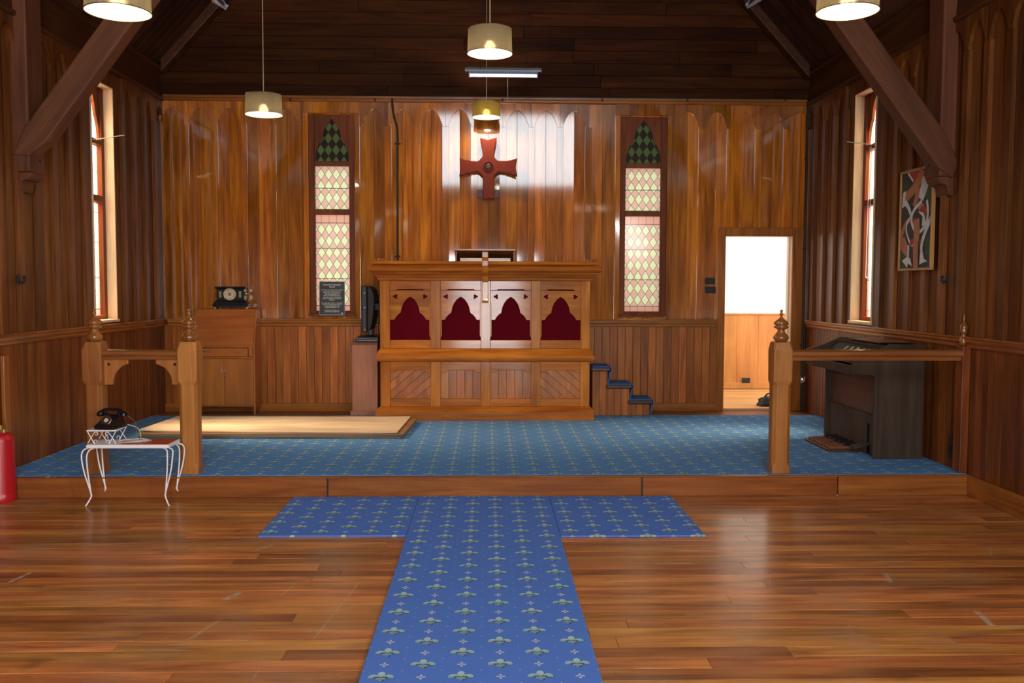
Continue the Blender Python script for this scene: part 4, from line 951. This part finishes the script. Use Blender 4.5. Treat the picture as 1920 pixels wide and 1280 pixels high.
# picture laid out in unit squares, a = from the far edge (0) to the near edge (1), b = from the top (0) down (1)
def pc(a, b): return (py1-f_-a*(py1-py0-2*f_), pz1-f_-b*(pz1-pz0-2*f_))
m = MB(); m.box(pX, pX+.012, py0+f_, py1-f_, pz0+f_, pz1-f_)
lay = [0]
def blob(pts, mi):
    lay[0] += 1; x = pX-.0002-.00012*lay[0]; m.cur = mi; P = [pc(a, b) for a, b in pts]
    m.add([(x, y, z) for y, z in P], [tuple(range(len(P)))])
def stroke(pts, wd, mi):
    C = cr([(a, b, 0) for a, b in pts], 8); L, Rr = [], []
    for i, p in enumerate(C):
        t = (C[min(i+1, len(C)-1)]-C[max(i-1, 0)]); t.y *= 1.55; t.normalize(); nrm = Vector((-t.y, t.x/1.55, 0))
        k = i/(len(C)-1); w_ = wd[0]+(wd[1]-wd[0])*k if hasattr(wd, '__len__') else wd
        L.append((p.x+nrm.x*w_, p.y+nrm.y*w_)); Rr.append((p.x-nrm.x*w_, p.y-nrm.y*w_))
    for i in range(len(C)-1): 
        blob([L[i], L[i+1], Rr[i+1], Rr[i]], mi); lay[0] -= 1
    lay[0] += 1
blob([(.72,.22),(1,.18),(1,.45),(.85,.42)], 4); blob([(0,.08),(.2,.10),(.16,.25),(0,.24)], 4); blob([(.78,.72),(1,.66),(1,.88),(.85,.86)], 4); blob([(0,.8),(.15,.86),(.3,1),(0,1)], 4)
blob([(.22,0),(.6,0),(.45,.12),(.36,.10)], 3); stroke([(.68,0),(.5,.14),(.2,.24),(.1,.26)], (.09,.07), 2); stroke([(.5,.15),(.52,.26),(.42,.36)], (.09,.05), 2)
stroke([(.2,0),(.38,.10)], .02, 1)
stroke([(.80,.10),(.72,.20),(.64,.30)], (.13,.08), 1); blob([(.04,.20),(.15,.18),(.12,.28),(.22,.32),(.02,.36)], 1); stroke([(.12,.30),(.24,.36),(.36,.47)], (.05,.03), 1)
blob([(.55,.36),(.72,.34),(.84,.42),(.80,.52),(.70,.48),(.60,.42)], 2); blob([(.62,.40),(.78,.36),(.82,.46),(.72,.50)], 3); blob([(.40,.48),(.58,.50),(.56,.58),(.42,.58)], 3)
stroke([(.68,.32),(.44,.40),(.36,.48),(.40,.56),(.56,.64),(.80,.58),(.88,.46),(.84,.32)], .030, 1); blob([(.56,.42),(.74,.44),(.84,.56),(.70,.58),(.72,.48)], 1)
stroke([(.0,.66),(.2,.52),(.34,.50)], (.06,.03), 2); blob([(.0,.68),(.14,.66),(.28,.78),(.22,.88),(.02,.80)], 2)
stroke([(.34,.46),(.2,.54),(.22,.64),(.38,.76),(.52,.72),(.54,.62)], .022, 1); blob([(.32,.70),(.44,.70),(.42,.77),(.34,.76)], 3); blob([(.64,.74),(.80,.66),(.74,.78),(.66,.82)], 3)
stroke([(1,.5),(.84,.62),(.72,.76),(.72,.88)], (.05,.03), 1)
stroke([(.52,.50),(.55,.64),(.52,.78),(.54,1.0)], (.10,.075), 2)
stroke([(.28,.76),(.28,.90)], .03, 1); blob([(.08,.92),(.24,.88),(.36,.90),(.42,.98),(.28,.95),(.26,1.0),(.18,.96)], 1); blob([(.68,.84),(.76,.84),(.80,.91),(.92,.94),(.78,.95),(.66,.97)], 1)
m.build('canvas', [M['art0'], M['art1'], M['art2'], M['art3'], M['art4']], pt)
# ------------------------------------------------------------------ telephone table, telephone, cord
tt = thing('telephone_table', 'small white wire-legged telephone table with half red top', 'telephone table', (-2.54, 6.57, 0))
tx0, tx1, tya, tyb, tz = -2.828, -2.250, 6.44, 6.68, .434
m = MB(); m.box(tx0, tx1, tya, tyb, tz-.026, tz); m.build('table_top', M['white'], tt, bevel=.006)
m = MB(); m.box(-2.60, tx1-.012, tya+.012, tyb-.012, tz-.001, tz+.0025); m.build('vinyl_pad', M['vinyl'], tt, bevel=.002)
for sx, xx in ((-1, tx0), (1, tx1)):
    for sy, yy in ((-1, tya), (1, tyb)):
        m = MB()
        foot = Vector((xx+sx*.0+(.004 if sx < 0 else -.002), yy+sy*.02, .0)); ank = Vector((xx-sx*.028, yy-sy*.0, .062))
        for o in (0, .045):
            a = Vector((xx-sx*(.008+o), yy-sy*.03, tz-.026)); b = Vector((xx+sx*(.028-o*.8), yy+sy*.008, tz-.085)); c = Vector((xx+sx*(.012-o*.55), yy+sy*.006, .24))
            m.tube(cr([a, a.lerp(b, .45)+Vector((sx*.014, 0, .012)), b, c, ank+Vector((0, 0, .03)), ank, foot+Vector((0, 0, .012)), foot+Vector((sx*.006, 0, .004))], 6), .0052, 8)
        smoothed(m.build('leg', M['white'], tt))
sx0, sx1, sya, syb, sz = -2.835, -2.628, 6.47, 6.67, .534
m = MB(); m.box(sx0, sx1, sya, syb, sz-.010, sz); sh_ = m.build('shelf', M['white'], tt, bevel=.003)
for x_, yA in ((sx0, sya+.008), (sx1, sya+.008), (sx0, syb-.008), (sx1, syb-.008)):
    i = 1 if x_ == sx0 else -1; m = MB(); zb_, zt_ = tz+.002, sz-.010; h_ = zt_-zb_
    m.tube([(x_+i*.004, yA, zt_), (x_+i*.052, yA, zb_)], .0032, 8)
    sp = [(x_+i*.004, yA, zb_), (x_+i*.030, yA, zb_+h_*.5), (x_+i*.052, yA, zb_+h_*.88)]
    sc = [(x_+i*(.066-.014*math.cos(R(t))*(1-t/700)), yA, zb_+h_*.80+.014*math.sin(R(t))*(1-t/700)) for t in range(20, 341, 20)]
    m.tube(cr(sp+sc[1:], 3), .0028, 6)
    sc = [(x_+i*(.062-.013*math.cos(R(t))*(1-t/700)), yA, zb_+.016+.012*math.sin(R(t))*(1-t/700)) for t in range(-60, 260, 20)]
    m.tube(cr([(x_+i*.052, yA, zb_+.002)]+sc, 3), .0026, 6)
    smoothed(m.build('scroll_leg', M['white'], tt))
ph = thing('telephone', 'black rotary telephone on the white telephone table', 'telephone', (-2.70, 6.57, sz))
Mp = Matrix.Translation((-2.700, 6.565, sz)) @ Matrix.Rotation(R(-12), 4, 'Z')
def pm(m_): m_.v = [tuple(Mp @ Vector(v)) for v in m_.v]; return m_
m = MB(); m.loft([[(-a, -b, z), (a, -b, z), (a, c, z), (-a, c, z)] for a, b, c, z in [(.070, .088, .075, .001), (.074, .092, .078, .006), (.074, .092, .078, .026), (.070, .086, .076, .032), (.066, .070, .074, .040), (.060, .030, .070, .062), (.056, .002, .066, .082), (.052, -.012, .060, .092), (.046, -.018, .052, .096)]]); pm(m).build('body', M['bake'], ph, bevel=.006, seg=3)
tl = Matrix.Rotation(R(58), 3, 'X'); dcp = Vector((0, -.050, .062))
m = MB(); m.lathe([(.038, -.006), (.040, 0), (.040, .004), (.036, .006), (.0, .006)], dcp, 28, M4=tl); dl = pm(m).build('dial', M['steel'], ph)
m = MB(); 
for k in range(10):
    an = R(60+k*27); p = dcp+tl @ Vector((.027*math.cos(an), .027*math.sin(an), .0062)); m.lathe([(.0055, 0), (.0055, .0006)], p, 10, M4=tl)
pm(m).build('finger_hole', M['ink'], dl)
m = MB(); m.lathe([(.016, .006), (.015, .008), (0, .0085)], dcp, 20, M4=tl); pm(m).build('dial_label', M['paper'], dl)
m = MB()
for sx in (-1, 1): m.prism([(sx*.040, .09), (sx*.056, .09), (sx*.056, .112), (sx*.050, .116), (sx*.046, .104), (sx*.040, .104)], 'y', -.002, .040)
pm(m).build('cradle', M['bake'], ph, bevel=.002)
m = MB(); hz = .118
m.tube(cr([(-.095, .02, hz-.022), (-.085, .02, hz-.004), (-.05, .02, hz+.012), (0, .02, hz+.017), (.05, .02, hz+.012), (.085, .02, hz-.004), (.095, .02, hz-.022)], 5), [.012]*10+[.0115]*11+[.012]*10, 10)
m.lathe([(.014, .012), (.027, .0), (.029, -.018), (.024, -.026), (0, -.028)], (-.092, .02, hz-.010), 18); m.lathe([(.014, .012), (.026, .0), (.027, -.016), (.022, -.022), (0, -.026)], (.092, .02, hz-.010), 18)
smoothed(pm(m).build('handset', M['bake'], ph))
m = MB(); w0 = Mp @ Vector((.105, .02, hz-.02))
m.tube(cr([w0, (w0.x+.03, w0.y+.02, w0.z-.03), (-2.545, 6.62, .56), (-2.555, 6.66, .48), (-2.50, 6.645, tz+.012)], 8), .0022, 6); m.build('handset_cord', M['plybrown'], ph)
m = MB(); m.tube(cr([(-2.62, 6.66, sz+.012), (-2.56, 6.67, sz-.01), (-2.535, 6.67, .49), (-2.525, 6.66, tz+.008)], 8), .003, 6)
pts = []; random.seed(3)
for k in range(46):
    t = k/45; an = k*1.05
    pts.append((-2.585+.115*t+.055*math.cos(an)+random.uniform(-.008, .008), 6.52+.075*t+.045*math.sin(an)+random.uniform(-.01, .01), tz+.006+.004*(k % 3)+.004*math.sin(k)))
m.tube(cr([(-2.525, 6.66, tz+.008)]+pts, 4), .0032, 6)
smoothed(m.build('line_cord', M['greycord'], ph))['label'] = 'pale cord heaped on the table top'
# ------------------------------------------------------------------ fire extinguisher
ex = thing('fire_extinguisher', 'red fire extinguisher with brass head standing by the side wall', 'fire extinguisher', (-3.505, 6.60, 0))
ec = (-3.505, 6.60, 0)
m = MB(); m.lathe([(.094, 0), (.097, .006), (.097, .05), (.094, .056), (.094, .065), (.0935, .07), (.0935, .44), (.088, .47), (.07, .49), (.045, .498), (.03, .50)], ec, 36); smoothed(m.build('cylinder', M['extred'], ex), 50)
m = MB(); m.box(-3.54, -3.462, 6.575, 6.625, .497, .525); m.lathe([(.024, .49), (.024, .53), (.016, .535), (.016, .55)], ec, 16); m.build('valve_head', M['brass'], ex, bevel=.003)
m = MB(); m.tube(cr([(-3.54, 6.60, .515), (-3.585, 6.585, .50), (-3.59, 6.56, .40), (-3.57, 6.52, .25), (-3.56, 6.515, .20)], 6), .009, 8); m.build('hose', M['black'], ex)
# ------------------------------------------------------------------ pendant lamps
def lamp(label, px, py, Y, mat, d=.30, hgt=.16):
    c = at(px, py, Y); rb = d/2
    ztop = min(3.70+(3.80-abs(c.x))*SLOPE, 7.6)
    t = thing('pendant_lamp', label, 'lamp', (c.x, Y, c.z), 'pendant lamps')
    m = MB(); n = 40; m.lathe([(rb, 0), (rb*.965, hgt), (rb*.965-.002, hgt)], tuple(c), n, cap=False); m.cur = 1; m.lathe([(rb*.965-.002, hgt), (rb-.0025, 0), (rb, 0)], tuple(c), n, cap=False); smoothed(m.build('lamp_shade', [mat, M['lining']], t), 30)
    m = MB(); m.tube([(c.x+rb*math.cos(R(a)), c.y+rb*math.sin(R(a)), c.z) for a in range(0, 361, 10)], .0028, 6)
    m.build('shade_wire', M['brass'], t); m = MB(); m.tube([(c.x+rb*.965*math.cos(R(a)), c.y+rb*.965*math.sin(R(a)), c.z+hgt) for a in range(0, 361, 10)], .0028, 6); m.build('shade_wire', M['brass'], t)
    m = MB()
    for k in range(3): m.tube([(c.x, c.y, c.z+hgt-.02), (c.x+rb*.955*math.cos(R(120*k+20)), c.y+rb*.955*math.sin(R(120*k+20)), c.z+hgt-.008)], .002, 6)
    m.lathe([(.018, hgt-.082), (.021, hgt-.076), (.021, hgt-.01), (.010, hgt), (.004, hgt+.03)], tuple(c), 16); m.build('lamp_holder', M['brass'], t)
    m = MB(); m.lathe([(.014, hgt-.080), (.022, hgt-.092), (.032, hgt-.112), (.033, hgt-.126), (.026, hgt-.142), (.012, hgt-.151), (0, hgt-.153)], tuple(c), 18); smoothed(m.build('bulb', M['bulb'], t), 60)
    m = MB(); m.tube([(c.x, c.y, c.z+hgt+.02), (c.x+.002, c.y, (c.z+ztop)/2), (c.x, c.y, ztop)], .0038, 8); m.build('lamp_cord', M['cord'], t)
    m = MB(); m.lathe([(.045, -.05), (.04, -.03), (.02, 0)], (c.x, c.y, ztop), 16); m.build('ceiling_rose', M['cord'], t)
lamp('pale drum pendant lamp partly cut off above the fire extinguisher side of the nave', 221.5, 23, 4.46, M['shade'])
lamp('drum pendant lamp partly cut off above the organ side of the nave', 1589, 22, 4.58, M['shade'])
lamp('large dark drum pendant lamp hanging in front of the electric heater', 918.5, 101, 6.18, M['shade'])
lamp('drum pendant lamp on a long cord near the wall above the bureau', 494.5, 215, 7.66, M['shade'])
lamp('small olive drum pendant lamp hanging just above the wall cross', 912, 220, 9.87, M['shadegold'])
# ------------------------------------------------------------------ radiant heaters
def heater(label, c, L, axis, tilt):
    t = thing('radiant_heater', label, 'heater', c, 'electric bar heaters')
    Mx = Matrix.Translation(c) @ (Matrix.Rotation(R(90), 4, 'Z') if axis == 'y' else Matrix.Identity(4)) @ Matrix.Rotation(R(tilt), 4, 'X')
    def X(m_): m_.v = [tuple(Mx @ Vector(v)) for v in m_.v]; return m_
    pr = [(-.075, -.012), (-.055, -.032), (-.02, -.042), (.02, -.042), (.055, -.032), (.075, -.012), (.077, -.010), (.058, -.037), (.022, -.047), (-.022, -.047), (-.058, -.037), (-.077, -.010)]
    m = MB(); m.prism([(a, -b) for a, b in pr], 'x', -L/2+.05, L/2-.05); X(m).build('reflector', M['chrome'], t, bevel=.001)
    m = MB(); m.box(-L/2, L/2, -.03, .03, .046, .066); X(m).build('housing', M['heatgrey'], t, bevel=.003)
    for s_ in (-1, 1):
        m = MB(); m.box(s_*(L/2-.045)-.006, s_*(L/2-.045)+.006, -.075, .075, .0, .05); X(m).build('end_cap', M['heatgrey'], t, bevel=.002)
    m = MB(); m.tube([(-L/2+.05, 0, .012), (L/2-.05, 0, .012)], .008, 10); X(m).build('heating_element', M['white'], t)
    zc_ = min(3.72+(3.80-abs(c[0]))*SLOPE, 7.4)-c[2]
    for s_ in (-1, 1):
        p = Mx @ Vector((s_*L*.3, 0, .066)); zz = min(3.72+(3.80-abs(p.x))*SLOPE, 7.6)
        m = MB(); m.tube([tuple(p), (p.x, p.y, zz)], .004, 6); m.build('hanging_rod', M['blackm'], t)
    return t
ha, hb = at(872, 131, 9.7), at(1015, 131, 9.7); hm = (ha+hb)/2
ht = heater('chrome bar heater hanging high on the boarded gable above the cross', Vector((hm.x, 9.7, hm.z-.05)), hb.x-ha.x, 'x', 38)
for x in (912, 952): a = at(x, 146, 9.7); m = MB(); m.tube([(a.x, 9.72, a.z), (a.x, 9.72, a.z-.24)], .0022, 6); m.build('pull_cord', M['greycord'], ht)
for lb, (px, py), tl_ in (('chrome bar heater glimpsed at the top edge on the bureau side', (357, -1), 30), ('chrome bar heater glimpsed at the top edge on the organ side', (1466, -3), -30)):
    c = at(px, py-12, 7.9); heater(lb, Vector((c.x, 8.36, c.z+.14)), .8, 'y', tl_)
# ------------------------------------------------------------------ small wall fittings
def pipe(name, pts, r, mat, label, cat, n=10):
    m = MB(); m.tube(pts, r, n); return tag(smoothed(m.build(name, mat)), label, cat)
yc = YB-.034
P_ = [at(735, 184, YB-.062), at(736, 200, YB-.045), at(739, 220, YB-.034), at(745, 245, YB-.03), at(745.5, 300, YB-.03), at(745.5, 487, YB-.03)]
cdt = thing('conduit', 'black conduit pipe running down the panelling beside the pulpit', 'conduit', (P_[-1].x, YB-.03, P_[-1].z))
m = MB(); m.tube(cr(P_, 4), .011, 10); smoothed(m.build('pipe', M['blackm'], cdt))
m = MB()
for py in (269, 480): a = at(745.3, py, YB-.03); m.lathe([(.016, -.008), (.017, 0), (.016, .008)], tuple(a), 14); m.box(a.x-.032, a.x+.032, YB-.03, YB-.0, a.z-.005, a.z+.005)
m.build('pipe_saddle', M['blackm'], cdt)
zt_ = ZT+.071
pipe('cable', [at(735, 184, YB-.035)*1, Vector((-.6, YB-.03, zt_)), Vector((1.5, YB-.03, zt_)), Vector((XR-.09, YB-.03, zt_+.0))], .008, M['blackm'], 'long black cable lying along the moulding above the panelling', 'cable')
cp_ = thing('corner_pipe', 'black water pipe with tap in the corner beside the doorway', 'pipe', (3.572, 10.235, HS))
m = MB(); m.tube([(3.572, 10.235, HS), (3.572, 10.235, 3.57)], .014, 10); smoothed(m.build('pipe', M['blackm'], cp_))
a = at(1508, 713, 10.23)
m = MB(); m.lathe([(.02, -.03), (.024, 0), (.02, .03)], (3.572, 10.235, a.z), 12); m.tube([(3.572, 10.235, a.z), (3.565, 10.14, a.z)], .012, 8); m.tube([(3.565, 10.16, a.z), (3.59, 10.18, a.z+.04)], .006, 8); m.box(3.53, 3.59, 10.15, 10.17, a.z+.036, a.z+.046); m.build('tap', M['steel'], cp_, bevel=.002)
m = MB()
for z in (.9, 2.0, 3.0): m.box(3.555, 3.589, 10.228, 10.262, z-.008, z+.008)
m.build('pipe_saddle', M['blackm'], cp_)
for (px0_, py0_, px1_, py1_), lb in (((1322, 520.5, 1341, 533), 'black switch plate beside the doorway, above the other one'), ((1322, 537, 1342, 549.5), 'black switch plate beside the doorway, below the other one')):
    a, b = at(px0_, py1_, YB-.01), at(px1_, py0_, YB-.01); t = thing('light_switch', lb, 'switch', ((a.x+b.x)/2, YB, a.z))
    m = MB(); m.box(a.x, b.x, YB-.012, YB-.001, a.z, b.z); m.build('plate', M['blackm'], t, bevel=.003)
    m = MB(); c = (a.x+b.x)/2; m.box(c-.008, c+.008, YB-.017, YB-.011, (a.z+b.z)/2-.012, (a.z+b.z)/2+.012); m.build('rocker', M['black'], t, bevel=.002)
def outlet(label, o, sx, sz_, mp):
    t = thing('power_socket', label, 'power socket', mp(o[0], 0, o[1]))
    m = MB(mp); m.box(o[0]-sx, o[0]+sx, 0, .022, o[1]-sz_, o[1]+sz_); m.build('plate', M['blackm'], t, bevel=.003)
    m = MB(mp)
    for s_ in (-1, 1): m.box(o[0]+s_*sx*.45-.008, o[0]+s_*sx*.45+.008, .022, .026, o[1]-.012, o[1]+.012)
    m.build('socket_switch', M['black'], t)
outlet('black power socket low on the side wall near the organ', (6.945, .31), .036, .085, mapR)
fo = at(1399, 713, AY1-.03); outlet('black power socket on the annex wall seen through the doorway', (fo.x, fo.z+.0), .055, .035, lambda u, n, z: (u, AY1-.012-n, z))
def hook(label, mp, u, z):
    t = thing('wall_hook', label, 'hook', mp(u, 0, z), 'black wall hooks')
    m = MB(mp); m.box(u-.014, u+.014, .0, .012, z-.035, z+.035); m.build('back_plate', M['blackm'], t, bevel=.003)
    m = MB(mp); m.tube([(u, .01, z-.02), (u, .045, z-.028), (u, .058, z-.01), (u, .055, z+.012)], .010, 8); m.lathe([(0, -.014), (.014, 0), (0, .014)], (u, .055, z+.016), 10) ; smoothed(m.build('hook_arm', M['blackm'], t))
hook('black hook on the side wall above the fire extinguisher', lambda u, n, z: (XL+.034+n, u, z), 7.08, 1.60); hook('black hook on the side wall below the painting', lambda u, n, z: (XR-.034-n, u, z), 7.03, 1.625)
for px in (544, 703, 942, 1129, 1289, 1473):
    a = at(px, 187, YB-.055); m = MB(); m.box(a.x-.010, a.x+.010, YB-.062, YB-.03, a.z-.014, a.z+.014)
    tag(m.build('moulding_peg', M['blackm'], None, bevel=.003), 'small black peg on the moulding above the altar-wall panelling', 'peg', 'pegs along the wall moulding')
# window stays
st_ = thing('window_stay', 'thin metal stay poking from the side window above the bureau', 'window stay', (XL, 8.75, 2.93))
m = MB(); m.tube([(XL-.09, 8.80, 2.925), (XL+.17, 8.88, 2.985)], .0045, 8); m.build('rod', M['clearsteel'], st_)
m = MB(); m.lathe([(.014, -.012), (.014, .012)], (XL-.085, 8.80, 2.925), 10); m.build('pivot', M['blackm'], st_)
st_ = thing('window_stay', 'thin metal stay poking from the side window beside the painting', 'window stay', (XR, 8.75, 2.93))
m = MB(); m.tube([(XR+.09, 8.77, 2.925), (XR-.13, 8.90, 2.975)], .0045, 8); m.build('rod', M['clearsteel'], st_)
m = MB(); m.lathe([(.014, -.012), (.014, .012)], (XR+.08, 8.77, 2.925), 10); m.build('pivot', M['blackm'], st_)
pipe('blind_cord', cr([(XR+.075, 8.84, 2.92), (XR+.07, 8.845, 2.3), (XR+.068, 8.85, 1.72), (XR+.06, 8.82, 1.66), (XR+.066, 8.79, 1.72), (XR+.074, 8.80, 2.3), (XR+.078, 8.81, 2.92)], 6), .0035, M['white'], 'white looped cord hanging in the side window beside the painting', 'cord', 6)
# ------------------------------------------------------------------ bag in the annex
a = at(1440, 762, 10.75); bg = thing('bag', 'black cloth bag lying on the floor just beyond the doorway', 'bag', (a.x, 10.75, HS))
bm = bmesh.new(); bmesh.ops.create_icosphere(bm, subdivisions=4, radius=1)
for v in bm.verts:
    n_ = noise.noise(v.co*2.2+Vector((3, 1, 5)))*.28+noise.noise(v.co*6)*.10
    p = v.co*(1+n_); v.co = Vector((p.x*.125, p.y*.10, max(p.z, -.35)*.085+.026))+Vector((a.x, 10.75, HS-.0))-bg.location
for f in bm.faces: f.smooth = True
me = bpy.data.meshes.new('bag_body'); bm.to_mesh(me); bm.free(); me.materials.append(M['nylon']); o = bpy.data.objects.new('bag_body', me); COL.objects.link(o); o.parent = bg
m = MB(); m.tube(cr([(a.x-.06, 10.72, HS+.09), (a.x-.03, 10.70, HS+.14), (a.x+.03, 10.70, HS+.145), (a.x+.07, 10.72, HS+.09)], 6), .009, 8); m.build('bag_handle', M['nylon'], bg)
# ------------------------------------------------------------------ light
W = bpy.data.worlds.new('overcast_sky'); S.world = W; W.use_nodes = True
nt = W.node_tree; bgn = nt.nodes['Background']; bgn.inputs[0].default_value = (.90, .96, 1.0, 1); bgn.inputs[1].default_value = .75
def area(name, loc, rot, sx, sy, L, c):
    """daylight at an opening, or added annex fill; L is the brightness of the sky seen in it"""
    ld = bpy.data.lights.new(name, 'AREA'); ld.shape = 'RECTANGLE'; ld.size = sx; ld.size_y = sy; ld.energy = L*math.pi*sx*sy; ld.color = c
    o = bpy.data.objects.new(name, ld); COL.objects.link(o); o.location = loc; o.rotation_euler = [R(a) for a in rot]; return o
day = (.86, .94, 1.0); warmday = (1, .97, .92)
area('gable_window_daylight', (.35, Y0-.02, 5.08), (90, 0, 0), 3.4, 1.8, 9, (.86, .95, 1.0))
area('entrance_daylight', (0, Y0-.02, 1.2), (90, 0, 0), 1.55, 2.35, 16, (.97, .97, 1))
for s_, X in ((-1, XL), (1, XR)):
    for h in NW: area('nave_window_daylight', (X+s_*.02, (h[0]+h[1])/2, 2.35), (60, 0, -90 if s_ < 0 else 90), .45, 1.9, 4 if s_ < 0 else 60, warmday)
    area('chancel_window_daylight', (X+s_*1.1, 8.80, 4.2), (46, 0, -90 if s_ < 0 else 90), .8, 2.6, 190 if s_ < 0 else 110, warmday)
for h in WB: area('altar_window_daylight', ((h[0]+h[1])/2, YB+.9, 2.2), (90, 0, 180), 1.2, 2.6, .4, warmday)
area('annex_side_fill', (AX1-.02, 11.5, 1.6), (90, 0, 90), 1.7, 1.7, 5, warmday)  # unseen fill added to brighten the annex; its side wall has no window
area('annex_top_fill', (3.4, 11.5, AZ-.02), (0, 0, 0), 1.6, 1.2, 2.6, warmday)  # second unseen fill added under the closed annex ceiling
S.view_settings.view_transform = 'Standard'; S.view_settings.look = 'None'; S.view_settings.gamma = 1; S.view_settings.use_curve_mapping = False
S.view_settings.exposure = 0.5
S.cycles.max_bounces = 8; S.cycles.diffuse_bounces = 4; S.cycles.glossy_bounces = 4; S.cycles.transmission_bounces = 6; S.cycles.sample_clamp_indirect = 6
S.cycles.use_denoising = True
